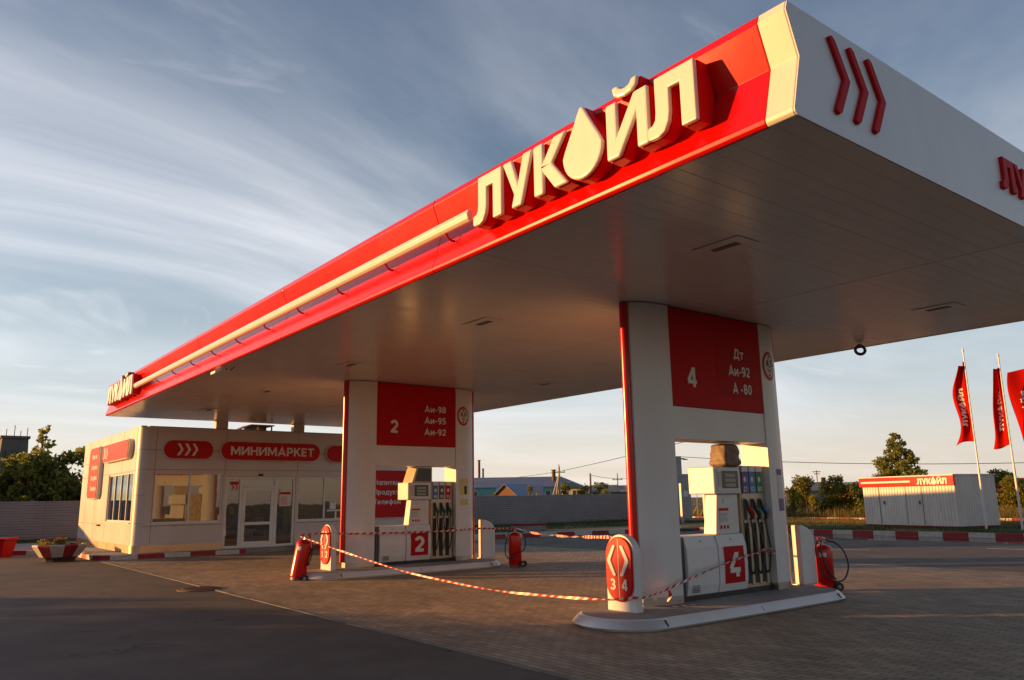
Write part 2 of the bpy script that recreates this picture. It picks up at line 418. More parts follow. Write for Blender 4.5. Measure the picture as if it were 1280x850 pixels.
# ---------------------------------------------------------------- mesh helpers
ORG = {}
class MB:
    def __init__(s):
        s.v, s.f, s.m = [], [], []
    def add(s, vs, fs, mi=0):
        o = len(s.v)
        s.v += [tuple(map(float, p)) for p in vs]
        for f in fs:
            s.f.append(tuple(i + o for i in f)); s.m.append(mi)
        return s
    def box(s, x0, x1, y0, y1, z0, z1, mi=0):
        return s.add([(x0, y0, z0), (x1, y0, z0), (x1, y1, z0), (x0, y1, z0), (x0, y0, z1), (x1, y0, z1), (x1, y1, z1), (x0, y1, z1)],
                     [(3, 2, 1, 0), (4, 5, 6, 7), (0, 1, 5, 4), (1, 2, 6, 5), (2, 3, 7, 6), (3, 0, 4, 7)], mi)
    def hexa(s, b, t, mi=0):     # 4 bottom points, 4 top points
        return s.add(list(b) + list(t), [(3, 2, 1, 0), (4, 5, 6, 7), (0, 1, 5, 4), (1, 2, 6, 5), (2, 3, 7, 6), (3, 0, 4, 7)], mi)
    def prism(s, poly, fn, d0, d1, mi=0, mic=None):
        n = len(poly)
        vs = [fn(u, v, d0) for u, v in poly] + [fn(u, v, d1) for u, v in poly]
        s.add(vs, [tuple(range(n))[::-1], tuple(range(n, 2 * n))], mi if mic is None else mic)
        o = len(s.v) - 2 * n
        for i in range(n):
            j = (i + 1) % n
            s.f.append((o + i, o + j, o + n + j, o + n + i)); s.m.append(mi)
        return s
    def tube(s, pts, r, n=8, mi=0, caps=True):
        pts = [Vector(p) for p in pts]
        rr = r if isinstance(r, (list, tuple)) else [r] * len(pts)
        rings = []
        prev = None
        for i, p in enumerate(pts):
            a = pts[max(i - 1, 0)]; b = pts[min(i + 1, len(pts) - 1)]
            t = (b - a).normalized()
            if prev is None:
                ref = Vector((0, 0, 1)) if abs(t.z) < 0.9 else Vector((1, 0, 0))
                u = t.cross(ref).normalized()
            else:
                u = (prev - t * prev.dot(t)).normalized()
            prev = u
            w = t.cross(u)
            rings.append([p + (u * math.cos(2 * math.pi * k / n) + w * math.sin(2 * math.pi * k / n)) * rr[i] for k in range(n)])
        o = len(s.v)
        s.v += [tuple(q) for ring in rings for q in ring]
        for i in range(len(pts) - 1):
            for k in range(n):
                k2 = (k + 1) % n
                s.f.append((o + i * n + k, o + i * n + k2, o + (i + 1) * n + k2, o + (i + 1) * n + k)); s.m.append(mi)
        if caps:
            s.f.append(tuple(o + k for k in range(n))[::-1]); s.m.append(mi)
            e = o + (len(pts) - 1) * n
            s.f.append(tuple(e + k for k in range(n))); s.m.append(mi)
        return s
    def lathe(s, prof, c, n=24, mi=0, ax=None):
        o = len(s.v)
        for r, z in prof:
            for k in range(n):
                a = 2 * math.pi * k / n
                s.v.append((c[0] + r * math.cos(a), c[1] + r * math.sin(a), c[2] + z))
        for i in range(len(prof) - 1):
            for k in range(n):
                k2 = (k + 1) % n
                s.f.append((o + i * n + k, o + i * n + k2, o + (i + 1) * n + k2, o + (i + 1) * n + k)); s.m.append(mi)
        s.f.append(tuple(o + k for k in range(n))[::-1]); s.m.append(mi)
        e = o + (len(prof) - 1) * n
        s.f.append(tuple(e + k for k in range(n))); s.m.append(mi)
        return s
    def build(s, name, mats, parent=None, smooth=False, bevel=0.0, segs=2):
        if not isinstance(mats, (list, tuple)): mats = [mats]
        off = ORG.get(parent.name, Vector((0, 0, 0))) if parent else Vector((0, 0, 0))
        me = bpy.data.meshes.new(name)
        me.from_pydata([(p[0] - off.x, p[1] - off.y, p[2] - off.z) for p in s.v], [], s.f)
        for m in mats: me.materials.append(m)
        me.polygons.foreach_set('material_index', s.m)
        bm = bmesh.new(); bm.from_mesh(me)
        bmesh.ops.recalc_face_normals(bm, faces=bm.faces)
        bm.to_mesh(me); bm.free()
        if smooth:
            me.shade_smooth()
            me.set_sharp_from_angle(angle=R_(38))
        o = bpy.data.objects.new(name, me)
        COL.objects.link(o)
        if parent:
            o.parent = parent
            ORG[o.name] = off
        if bevel:
            bv = o.modifiers.new('bevel', 'BEVEL'); bv.width = bevel; bv.segments = segs
            bv.limit_method = 'ANGLE'; bv.angle_limit = R_(35)
        return o

def tag(o, label=None, cat=None, group=None, kind=None):
    if label: o['label'] = label
    if cat: o['category'] = cat
    if group: o['group'] = group
    if kind: o['kind'] = kind
    return o
def thing(name, loc, label, cat, group=None):
    o = bpy.data.objects.new(name, None)
    COL.objects.link(o)
    o.location = loc
    o.empty_display_size = 0.2
    ORG[o.name] = Vector(loc)
    return tag(o, label, cat, group)
def struct(mb, name, mats, **kw):
    o = mb.build(name, mats, **kw)
    return tag(o, kind='structure')
def place(root, loc, rz=0.0, q=None):
    # parts were built around ORG; move the whole thing afterwards
    root.location = loc
    root.rotation_euler = (0, 0, rz)
    if q is not None:
        root.rotation_mode = 'QUATERNION'; root.rotation_quaternion = q

# --- stroke lettering: every glyph is a set of broad pen strokes -------------------------------
def arc_(cx_, cy_, rx, ry, a0, a1, n=12):
    return [(cx_ + rx * math.cos(R_(a0 + (a1 - a0) * k / n)), cy_ + ry * math.sin(R_(a0 + (a1 - a0) * k / n))) for k in range(n + 1)]
X = .64   # centre line of the lower case tops
GLY = {
 'М': (1.0, [[(.1, 0), (.1, 1)], [(.9, 0), (.9, 1)], [(.12, .96), (.5, .22), (.88, .96)]]),
 'И': (.84, [[(.1, 0), (.1, 1)], [(.74, 0), (.74, 1)], [(.12, .1), (.72, .9)]]),
 'Н': (.80, [[(.1, 0), (.1, 1)], [(.7, 0), (.7, 1)], [(.1, .5), (.7, .5)]]),
 'А': (.90, [[(.08, 0), (.45, .94), (.82, 0)], [(.2, .29), (.7, .29)]]),
 'Р': (.70, [[(.1, 0), (.1, 1)], [(.1, .91), (.36, .91)] + arc_(.36, .67, .24, .24, 80, -80) + [(.1, .43)]]),
 'К': (.76, [[(.1, 0), (.1, 1)], [(.12, .42), (.66, 1)], [(.3, .56), (.70, 0)]]),
 'Е': (.64, [[(.1, 0), (.1, 1)], [(.1, .91), (.6, .91)], [(.1, .5), (.55, .5)], [(.1, .09), (.6, .09)]]),
 'Т': (.70, [[(0, .91), (.7, .91)], [(.35, 0), (.35, .91)]]),
 'Д': (.86, [[(.17, .12), (.30, .91), (.70, .91), (.70, .12)], [(0, .09), (.86, .09)], [(.06, .09), (.06, -.16)], [(.80, .09), (.80, -.16)]]),
 'П': (.78, [[(.1, 0), (.1, .91), (.68, .91), (.68, 0)]]),
 'З': (.64, [arc_(.28, .69, .24, .22, 150, -80) + [(.22, .48)], arc_(.28, .28, .27, .20, 90, -150)]),
 'и': (.66, [[(.09, 0), (.09, .73)], [(.57, 0), (.57, .73)], [(.1, .08), (.56, .65)]]),
 'м': (.78, [[(.09, 0), (.09, .73)], [(.69, 0), (.69, .73)], [(.1, .68), (.39, .14), (.68, .68)]]),
 'т': (.58, [[(0, X), (.58, X)], [(.29, 0), (.29, X)]]),
 'п': (.64, [[(.09, 0), (.09, X), (.55, X), (.55, 0)]]),
 'н': (.64, [[(.09, 0), (.09, .73)], [(.55, 0), (.55, .73)], [(.09, .37), (.55, .37)]]),
 'к': (.60, [[(.09, 0), (.09, .73)], [(.11, .30), (.52, .73)], [(.24, .42), (.56, 0)]]),
 'а': (.66, [arc_(.32, .365, .23, .28, 0, 360, 20), [(.57, 0), (.57, .73)]]),
 'о': (.70, [arc_(.35, .365, .26, .28, 0, 360, 20)]),
 'р': (.68, [[(.09, -.28), (.09, .73)], arc_(.34, .365, .24, .28, 0, 360, 20)]),
 'с': (.60, [arc_(.34, .365, .25, .28, 45, 315)]),
 'е': (.66, [arc_(.33, .365, .25, .28, 0, 320, 18), [(.1, .36), (.58, .36)]]),
 'д': (.72, [[(.14, .1), (.24, X), (.58, X), (.58, .1)], [(0, .08), (.72, .08)], [(.05, .08), (.05, -.14)], [(.67, .08), (.67, -.14)]]),
 'у': (.62, [[(.06, .73), (.33, .08)], [(.57, .73), (.36, .14), (.25, -.20), (.08, -.22)]]),
 'л': (.64, [[(.03, .08), (.13, .14), (.20, X), (.55, X), (.55, 0)]]),
 'ы': (.86, [[(.09, 0), (.09, .73)], [(.09, .42), (.32, .42)] + arc_(.32, .255, .17, .165, 80, -80) + [(.09, .09)], [(.77, 0), (.77, .73)]]),
 'ф': (.86, [[(.43, -.26), (.43, 1.0)], arc_(.43, .365, .34, .27, 0, 360, 22)]),
 '-': (.40, [[(.06, .38), (.34, .38)]]), ',': (.24, [[(.13, .12), (.06, -.18)]]), ' ': (.22, []),
 '0': (.66, [arc_(.33, .5, .23, .41, 0, 360, 22)]),
 '1': (.42, [[(.26, 0), (.26, 1)], [(.02, .74), (.27, .93)]]),
 '2': (.64, [arc_(.31, .67, .22, .24, 165, -35, 14) + [(.10, .09)], [(.03, .09), (.60, .09)]]),
 '3': (.64, [arc_(.29, .70, .21, .21, 150, -80) + [(.22, .5)], arc_(.29, .29, .24, .20, 90, -150)]),
 '4': (.70, [[(.50, 0), (.50, 1)], [(.47, .95), (.08, .32)], [(.03, .27), (.68, .27)]]),
 '5': (.64, [[(.56, .91), (.14, .91), (.11, .54)], [(.11, .52)] + arc_(.29, .32, .25, .24, 110, -150)]),
 '8': (.66, [arc_(.33, .715, .20, .195, 0, 360, 18), arc_(.33, .285, .24, .20, 0, 360, 18)]),
 '9': (.66, [arc_(.33, .66, .23, .25, 0, 360, 18), [(.56, .62)] + arc_(.29, .42, .27, .33, 0, -115)]),
}
def text_geo(s, wt=.185):
    """unit lettering: list of (points2d, faces, layer) with cap height 1, and its extent"""
    x, out, lay = 0.0, [], 0
    for ch in s:
        w, strokes = GLY[ch]
        for st in strokes:
            P = [Vector(p) for p in st]
            P = [p for i, p in enumerate(P) if i == 0 or (p - P[i - 1]).length > 1e-4]
            closed = len(P) > 3 and (P[0] - P[-1]).length < 1e-3
            if closed: P = P[:-1]
            n = len(P); Lf, Rg = [], []
            for i in range(n):
                a = P[i - 1] if (i > 0 or closed) else None
                b = P[(i + 1) % n] if (i < n - 1 or closed) else None
                d1 = (P[i] - a).normalized() if a is not None else (b - P[i]).normalized()
                d2 = (b - P[i]).normalized() if b is not None else d1
                n1, n2 = Vector((-d1.y, d1.x)), Vector((-d2.y, d2.x))
                m = (n1 + n2)
                m = m.normalized() if m.length > 1e-6 else n1
                k = min(1.0 / max(m.dot(n1), .25), 2.4)
                Lf.append(P[i] + m * wt / 2 * k); Rg.append(P[i] - m * wt / 2 * k)
            vs = []
            for l_, r_ in zip(Lf, Rg): vs += [(l_.x + x, l_.y), (r_.x + x, r_.y)]
            fs = [(2 * i, 2 * i + 1, 2 * i + 3, 2 * i + 2) for i in range(n - 1)]
            if closed: fs.append((2 * n - 2, 2 * n - 1, 1, 0))
            out.append((vs, fs, lay)); lay = (lay + 1) % 6
        x += w + .10
    return out, x - .10
def text(mb, s, org, udir, vdir, w=None, h=0.1, bold=0.02, align='L', mi=0, push=0.0, fn=None):
    """flat lettering on a plane: org = lower-left (or centre / right) base point; h = cap height"""
    strokes, ext = text_geo(s, .15 + bold * 1.5)
    if w is None: w = h * ext
    u, v = Vector(udir).normalized(), Vector(vdir).normalized()
    nn = u.cross(v)
    o = Vector(org) + nn * push
    if align == 'C': o = o - u * w / 2
    if align == 'R': o = o - u * w
    kx = w / ext
    for vs, fs, lay in strokes:
        d = lay * .0005
        if fn: pts = [Vector(fn(x * kx, y * h)) + nn * d for x, y in vs]
        else: pts = [o + u * (x * kx) + v * (y * h) + nn * d for x, y in vs]
        mb.add(pts, fs, mi)
    return mb
def catmull(pts, k=8):
    P = [Vector(p) for p in pts]
    P = [P[0] * 2 - P[1]] + P + [P[-1] * 2 - P[-2]]
    out = []
    for i in range(1, len(P) - 2):
        for j in range(k):
            t = j / k
            a, b, c, d = P[i - 1], P[i], P[i + 1], P[i + 2]
            out.append(0.5 * ((2 * b) + (c - a) * t + (2 * a - 5 * b + 4 * c - d) * t * t + (3 * b - a - 3 * c + d) * t ** 3))
    out.append(P[-2])
    return out
def stadium(w, h, r, n=8):
    r = min(r, w / 2, h / 2)
    out = []
    for cx_, cy_, a0 in ((w / 2 - r, h / 2 - r, 0), (-w / 2 + r, h / 2 - r, 90), (-w / 2 + r, -h / 2 + r, 180), (w / 2 - r, -h / 2 + r, 270)):
        for k in range(n + 1):
            a = R_(a0 + 90 * k / n)
            out.append((cx_ + r * math.cos(a), cy_ + r * math.sin(a)))
    return out
def chevron(h, w, t, right=True):
    # ">" with arms of horizontal thickness t, height h, depth w, centred
    s = 1 if right else -1
    p = [(-w / 2, h / 2), (-w / 2 + t, h / 2), (w / 2, 0), (-w / 2 + t, -h / 2), (-w / 2, -h / 2), (w / 2 - t, 0)]
    return [(s * a, b) for a, b in p]

# mapping functions: local (u right, v up, d outwards) on common wall planes
def on_px(x, y, z):      # wall facing +X, u runs along +Y
    return lambda u, v, d: (x + d, y + u, z + v)
def on_my(x, y, z):      # wall facing -Y, u runs along +X
    return lambda u, v, d: (x + u, y - d, z + v)

# ================================================================ GROUND
def sheet(name, pts, z, m, thick=0.0):
    mb = MB()
    if thick: mb.prism(pts, lambda u, v, d: (u, v, d), z - thick, z)
    else: mb.add([(x, y, z) for x, y in pts], [tuple(range(len(pts)))])
    return struct(mb, name, m)
sheet('ground', [(-1500, -1500), (1500, -1500), (1500, 1500), (-1500, 1500)], -0.012, M_lawn)
sheet('asphalt_forecourt', [(-60, -60), (60, -60), (60, 40.8), (-26, 40.8), (-26, 10), (-60, 10)], -0.004, M_asph)
sheet('brick_paving', [(-24.2, 0.02), (14, -0.02), (14, 13.4), (-9, 13.2), (-24.2, 12.6)], 0.0, M_brick)
mb = MB()
xx = -24.1
while xx < 14:
    w = 1.0
    zz = 0.006 + random.uniform(-0.003, 0.004)
    mb.box(xx + 0.006, xx + w - 0.006, -0.065 + random.uniform(-.008, .008), 0.015, -0.05, zz)
    xx += w
struct(mb, 'edging_strip', mat('edging_stone', (0.22, 0.195, 0.165), 0.85, var=0.35, vscale=1.4, bump=0.2), bevel=0.006)
mb = MB()
mb.add([(-10.6, 17.4, 0), (-9.4, 17.75, 0), (-9.42, 17.87, 0), (-10.62, 17.52, 0)], [(0, 1, 2, 3)])
mb.add([(-7.2, 20.25, 0), (-2.2, 21.2, 0), (-2.24, 21.38, 0), (-7.24, 20.43, 0)], [(0, 1, 2, 3)])
struct(mb, 'road_marking', M_mark)

def offset_line(pts, d):
    out = []
    for i, p in enumerate(pts):
        a = Vector(pts[max(i - 1, 0)]).to_2d(); b = Vector(pts[min(i + 1, len(pts) - 1)]).to_2d()
        t = (b - a).normalized()
        out.append((p[0] - t.y * d, p[1] + t.x * d))
    return out
def kerb(name, pts, h, w=0.16, block=1.0, z0=-0.02, side=1, start=0):
    P = [p.to_2d() for p in catmull([(x, y, 0) for x, y in pts], 10)]
    # resample by arclength
    L = [0.0]
    for a, b in zip(P, P[1:]): L.append(L[-1] + (b - a).length)
    def at(s):
        for i in range(len(L) - 1):
            if L[i + 1] >= s:
                t = (s - L[i]) / max(L[i + 1] - L[i], 1e-9)
                return P[i].lerp(P[i + 1], t)
        return P[-1]
    mb = MB()
    s, k = 0.0, start
    while s < L[-1] - 0.05:
        e = min(s + block, L[-1])
        sub = [s + 0.004 + (e - s - 0.008) * q / 4 for q in range(5)]
        q = [at(v) for v in sub]
        dz = random.uniform(-0.006, 0.006)
        for a, b in zip(q, q[1:]):
            t = (b - a).normalized(); nn = Vector((-t.y, t.x)) * w * side
            t0 = (at(min(sub[0] + 1e-3, L[-1])) - at(max(sub[0] - 1e-3, 0)))
            A, B = a, b
            mb.hexa([(A.x, A.y, z0), (B.x, B.y, z0), (B.x + nn.x, B.y + nn.y, z0), (A.x + nn.x, A.y + nn.y, z0)],
                    [(A.x + nn.x * .12, A.y + nn.y * .12, h + dz), (B.x + nn.x * .12, B.y + nn.y * .12, h + dz), (B.x + nn.x, B.y + nn.y, h + dz), (A.x + nn.x, A.y + nn.y, h + dz)], k % 2)
        s = e; k += 1
    return struct(mb, name, [M_kr, M_kw])
K1 = [(-36, -12), (-31.2, -4.4), (-29.8, -1.7), (-29.1, -0.5), (-28, -0.15), (-26, -0.15), (-24.7, -0.12), (-24.1, 0.15), (-23.92, 0.7), (-23.85, 2.3), (-23.8, 4.35)]
kerb('kerb_shop', K1, 0.14, block=0.78, side=1, start=1)
K2 = [(-23.75, 6.15), (-23.9, 9), (-24.2, 12), (-24.5, 15.5), (-24.1, 18.5), (-23.3, 21.8), (-23.1, 24.6), (-22.3, 26.0), (-20.5, 26.35), (-16.3, 26.0), (-12, 26.0), (-8.3, 26.3), (4, 27.6), (22, 30)]
kerb('kerb_verge', K2, 0.17, block=0.88, side=1, start=0)
K3 = [(-37, 40.6), (-30, 40.85), (-25, 40.95), (-21.7, 41.1)]
kerb('kerb_far_road', K3, 0.22, block=0.78, side=1, start=1)
K4 = [(-15.6, 42.2), (-11, 42.7), (4, 43.4), (20, 44)]
kerb('kerb_far_road', K4, 0.22, block=1.0, side=1, start=1)
sheet('shop_pavement', offset_line(K1, 0.12) + [(-23.95, 4.4), (-24.0, 6.1), (-24.0, 12.6), (-36.5, 12.6), (-40, -12)], 0.125, M_path, 0.2)
sheet('lawn', offset_line(K2, 0.12) + [(22, 41), (-15, 41.2), (-21, 40.6), (-36, 40.4), (-40, 12)], 0.13, M_lawn, 0.2)
k2i = offset_line(K2[:8], 0.10)
sheet('footpath', k2i + offset_line(K2[:8], 1.9)[::-1], 0.140, M_path, 0.05)
sheet('fence_verge', [(-41.5, -14), (-37.4, -14), (-36.4, 4), (-35.2, 12.2), (-40, 12.2)], 0.135, M_lawn, 0.05)
sheet('meadow', [(-90, 41.2), (-21.6, 41.5), (-15.5, 42.6), (40, 44.4), (60, 130), (-90, 130)], 0.05, M_lawn, 0.06)
# rain puddle along the kerb
pud = [(-17.2, 25.5), (-15.6, 24.0), (-14.4, 22.9), (-12, 22.6), (-10.4, 23.0), (-8.6, 23.2), (-6, 23.3), (-3, 24.2), (-2, 26.3), (-8.3, 25.85), (-12, 25.55), (-16.3, 25.55)]
pud = [tuple(p.to_2d()) for p in catmull([(x, y, 0) for x, y in pud + pud[:1]], 4)][:-1]
sheet('puddle', pud, 0.002, M_water)

# blades of grass: one mesh per area, small triangles
def blades(name, label, n, fn, hmin, hmax, wid, m, zfn=0.13):
    xy = fn(n)
    n = len(xy)
    a = rng.uniform(0, 2 * np.pi, n); h = rng.uniform(hmin, hmax, n); w = wid * rng.uniform(.6, 1.3, n)
    lean = rng.normal(0, 0.28, (n, 2)) * h[:, None]
    v = np.zeros((n, 3, 3))
    d = np.stack([np.cos(a), np.sin(a)], 1)
    v[:, 0, :2] = xy - d * w[:, None]; v[:, 1, :2] = xy + d * w[:, None]; v[:, 2, :2] = xy + lean
    v[:, :2, 2] = zfn - 0.02; v[:, 2, 2] = zfn + h
    me = bpy.data.meshes.new(name)
    me.from_pydata(v.reshape(-1, 3).tolist(), [], np.arange(3 * n).reshape(n, 3).tolist())
    me.materials.append(m)
    o = bpy.data.objects.new(name, me); COL.objects.link(o)
    return tag(o, label, 'grass', kind='stuff')
def rect(x0, x1, y0, y1, dens=None):
    def f(n):
        p = np.stack([rng.uniform(x0, x1, n), rng.uniform(y0, y1, n)], 1)
        c = np.sin(p[:, 0] * .9 + 1.3 * np.sin(p[:, 1] * .7)) * np.sin(p[:, 1] * 1.1 + np.sin(p[:, 0] * .6))
        return p[rng.uniform(0, 1, n) < 0.55 + 0.45 * c]
    return f
blades('grass', 'green grass strip along the foot of the corrugated fence', 22000, rect(-35.2, -27.2, 13, 38), .06, .20, .012, M_grass)
blades('grass', 'green grass strip by the fence left of the shop', 9000, rect(-39.3, -36.9, -13, 4), .06, .18, .012, M_grass)
blades('grass', 'short green lawn around the white kiosk', 38000, rect(-22.5, 4, 27, 34), .04, .13, .012, M_grass)
blades('dry_grass', 'dry yellow grass on the verge behind the kiosk', 30000, rect(-30, 4, 33, 40.5), .06, .22, .014, M_dry)
blades('meadow_grass', 'tall yellow meadow grass beyond the far kerb', 42000, rect(-42, 8, 41.8, 54), .25, .95, .022, M_mead, 0.05)

# ================================================================ CANOPY
L, W, H, T = 25.17, 9.92, 4.5, 5.48
can = thing('canopy', (-L / 2, W / 2, H), 'long filling station canopy with a red front fascia and glossy slatted underside', 'canopy')
mb = MB()      # roof body
mb.box(-L + 0.06, -0.06, 0.2, W - 0.2, 4.53, 5.40)
mb.build('roof_body', M_white, can)
prof = [(0.035, T), (0.004, T - 0.085), (0.14, 5.03), (0.010, 4.575), (0.0, 4.55), (0.004, 4.515), (0.03, 4.492), (0.07, 4.492), (0.07, 4.53), (0.24, 4.53), (0.24, T)]
def fr(x0): return lambda u, v, d: (d, u, v)
def bk(x0): return lambda u, v, d: (d, W - u, v)
mb = MB()
xs_ = [-L, -20.6, -15.4, -10.3, -5.2, -0.25]
for a, b in zip(xs_, xs_[1:]):
    mb.prism(prof, fr(0), a + 0.002, b - 0.002)
fas = mb.build('red_fascia', M_red, can, bevel=0.008)
mb = MB(); mb.prism(prof, fr(0), -0.248, 0.0); mb.build('corner_panel', M_cream, can, bevel=0.008)
mb = MB(); mb.prism(prof, bk(0), -L, 0.0); mb.build('rear_fascia', M_white, can, bevel=0.008)
pend = [(0.039, T - .004), (0.008, T - 0.085), (0.144, 5.03), (0.014, 4.575), (0.004, 4.55), (0.008, 4.515), (0.034, 4.494)]
pe = pend + [(W - a, b) for a, b in pend[::-1]]
mb = MB()
mb.prism(pe, lambda u, v, d: (d, u, v), 0.002, 0.012)
mb.build('end_panel', M_white, can)
mb = MB(); mb.prism(pe, lambda u, v, d: (d, u, v), -L - 0.012, -L - 0.002); mb.build('end_panel', M_white, can)
# soffit slats run along Y
mb = MB()
ns = 125; sw = (L - 0.02) / ns
for k in range(ns):
    x0 = -L + 0.01 + k * sw; x1 = x0 + sw
    t1, t2 = random.uniform(-.0015, .0015), random.uniform(-.0015, .0015)
    for ya, yb in ((0.072, 4.985), (5.005, W - 0.072)):
        pp = [(x0 + .0005, 4.5025), (x0 + .004, 4.5 + t1), (x1 - .004, 4.5 + t2), (x1 - .0005, 4.5025), (x1 - .0005, 4.522), (x0 + .0005, 4.522)]
        mb.prism(pp, lambda u, v, d: (u, d, v), ya, yb)
mb.build('soffit', M_soffit, can)
# lettering of the fascia
LET = [
 ('Л', -4.08, [(.10, .57), (.55, .57), (.55, 0), (.385, 0), (.385, .42), (.265, .42), (.262, .20), (.245, .11), (.20, .03), (.13, 0), (.02, 0), (0, .02), (0, .11), (.015, .125), (.06, .135), (.09, .17), (.10, .24)]),
 ('У', -3.51, [(0, .57), (.165, .57), (.275, .27), (.365, .57), (.53, .57), (.335, 0), (.15, 0), (.20, .145)]),
 ('К', -2.965, [(0, 0), (0, .57), (.16, .57), (.16, .35), (.335, .57), (.535, .57), (.30, .29), (.535, 0), (.33, 0), (.16, .22), (.16, 0)]),
 ('И', -1.87, [(0, 0), (0, .57), (.15, .57), (.15, .235), (.37, .57), (.54, .57), (.54, 0), (.39, 0), (.39, .335), (.17, 0)]),
 ('Л', -1.345, [(.10, .57), (.55, .57), (.55, 0), (.385, 0), (.385, .42), (.265, .42), (.262, .20), (.245, .11), (.20, .03), (.13, 0), (.02, 0), (0, .02), (0, .11), (.015, .125), (.06, .135), (.09, .17), (.10, .24)]),
]
drop = []
for k in range(28):
    a = math.pi / 2 + 2 * math.pi * k / 28
    r = 0.29
    u, v = r * math.cos(a), r * math.sin(a)
    if v > 0:   # pull the top into a tip
        f = v / r
        u *= (1 - 0.62 * f ** 1.3) if f < .999 else 0
        v = v + 0.19 * f ** 2.2
    drop.append((u, v - 0.0))
breve = [(-.17, .12), (-.15, .03), (-.09, -.01), (0, -.025), (.09, -.01), (.15, .03), (.17, .12), (.09, .12), (.06, .075), (0, .06), (-.06, .075), (-.09, .12)]
GL = [(p, x0, 4.74) for _, x0, p in LET] + [(drop, -2.21, 4.99), (breve, -1.61, 5.34)]
def fascia_word(dx):
    for poly, x0, z0 in GL:
        mb = MB()
        mb.prism(poly, on_my(x0 + dx, 0.0, z0), -0.12, 0.095)
        b = mb.build('letter', M_redd, can, bevel=0.006)
        mb = MB()
        c = np.mean(np.array(poly), 0)
        mb.prism(poly, on_my(x0 + dx, 0.0, z0), 0.098, 0.150)
        mb.build('letter_face', M_cream, b, bevel=0.026, segs=3)
fascia_word(0.0)
fascia_word(-20.25)
# light bar with brackets under it
mb = MB()
bp_ = [(-.01, .078), (.03, .078), (.065, .055), (.082, .005), (.065, -.05), (.03, -.078), (-.01, -.078)]
mb.prism([(0.045 + u, v) for u, v in bp_], lambda u, v, d: (d, -u, 4.96 + v), -20.92, -4.24)
mb.build('light_bar', M_cream, can, bevel=.012)
for k in range(11):
    x = -20.3 + k * 1.55
    mb = MB(); mb.tube([(x, -0.06, 4.885), (x + .01, -0.03, 4.83), (x + .02, 0.02, 4.80), (x + .03, 0.06, 4.80)], 0.016, 6)
    mb.build('bracket', M_redm, can)
# end panel chevrons and word
for yc, hh in ((0.72, .68), (1.02, .68), (1.32, .68)):
    mb = MB(); f = on_px(0.012, yc, 5.02)
    cv = []
    for q in catmull([(u, v, 0) for u, v in [(-.12, .34), (.12, 0), (-.12, -.34)]], 1): cv.append(q)
    t = .095
    poly = [(-.15, .33), (-.10, .36), (-.05, .33), (.135, .0), (-.05, -.33), (-.10, -.36), (-.15, -.33), (.03, .0)]
    mb.prism(poly, f, 0.0, 0.035)
    mb.build('chevron', M_redm, can, bevel=0.012)
for poly, x0, z0 in GL:
    mb = MB(); s_ = 0.66
    mb.prism([((u + x0 + 4.08) * s_, (v + z0 - 4.74) * s_) for u, v in poly], on_px(0.012, 3.9, 4.82), 0.0, 0.04)
    mb.build('letter', M_redm, can, bevel=0.008)
# recessed lamps of the soffit
for x in (-2.35, -7.2, -12.05, -16.9, -21.75):
    for y in (2.25, 7.65):
        mb = MB()
        mb.box(x - .33, x + .33, y - .21, y + .21, 4.486, 4.494)
        fr_ = mb.build('ceiling_light', M_soffit, can, bevel=0.004)
        mb = MB()
        mb.box(x - .18, x + .18, y - .05, y + .05, 4.480, 4.485)
        mb.build('lamp_slot', M_dkgrey, fr_)
# posts that carry the far end on the shop roof
for y in (3.66, 6.48):
    mb = MB(); mb.box(-25.1, -24.84, y - .21, y + .21, 4.17, 4.484)
    mb.build('roof_post', M_facade, can, bevel=0.01)
# hanging loudspeaker at the rear edge, floodlight at the front edge
ls = thing('loudspeaker', (-4.65, 9.45, 4.48), 'small dark ring shaped horn hanging under the rear canopy edge', 'loudspeaker')
mb = MB()
ring = [(-4.65 + .095 * math.cos(a) * .61, 9.45 + .095 * math.cos(a) * .79, 4.37 + .08 * math.sin(a)) for a in np.linspace(0, 2 * np.pi, 21)]
mb.tube(ring, 0.03, 8); mb.build('horn', M_dkgrey, ls, smooth=True)
mb = MB(); mb.box(-4.68, -4.62, 9.42, 9.48, 4.42, 4.484); mb.build('bracket', M_dkgrey, ls)
fl = thing('floodlight', (-14.0, 0.1, 4.47), 'small white floodlight bracketed under the front canopy edge', 'floodlight')
mb = MB(); mb.hexa([(-14.15, -.03, 4.36), (-13.85, -.03, 4.36), (-13.82, .12, 4.42), (-14.18, .12, 4.42)],
                   [(-14.15, -.03, 4.42), (-13.85, -.03, 4.42), (-13.82, .10, 4.478), (-14.18, .10, 4.478)])
mb.build('housing', M_white, fl, bevel=.008)
mb = MB(); mb.tube([(-13.8, .16, 4.484), (-13.72, .2, 4.42), (-13.62, .2, 4.40), (-13.6, .3, 4.484)], 0.014, 6); mb.build('bracket', M_dkgrey, fl)

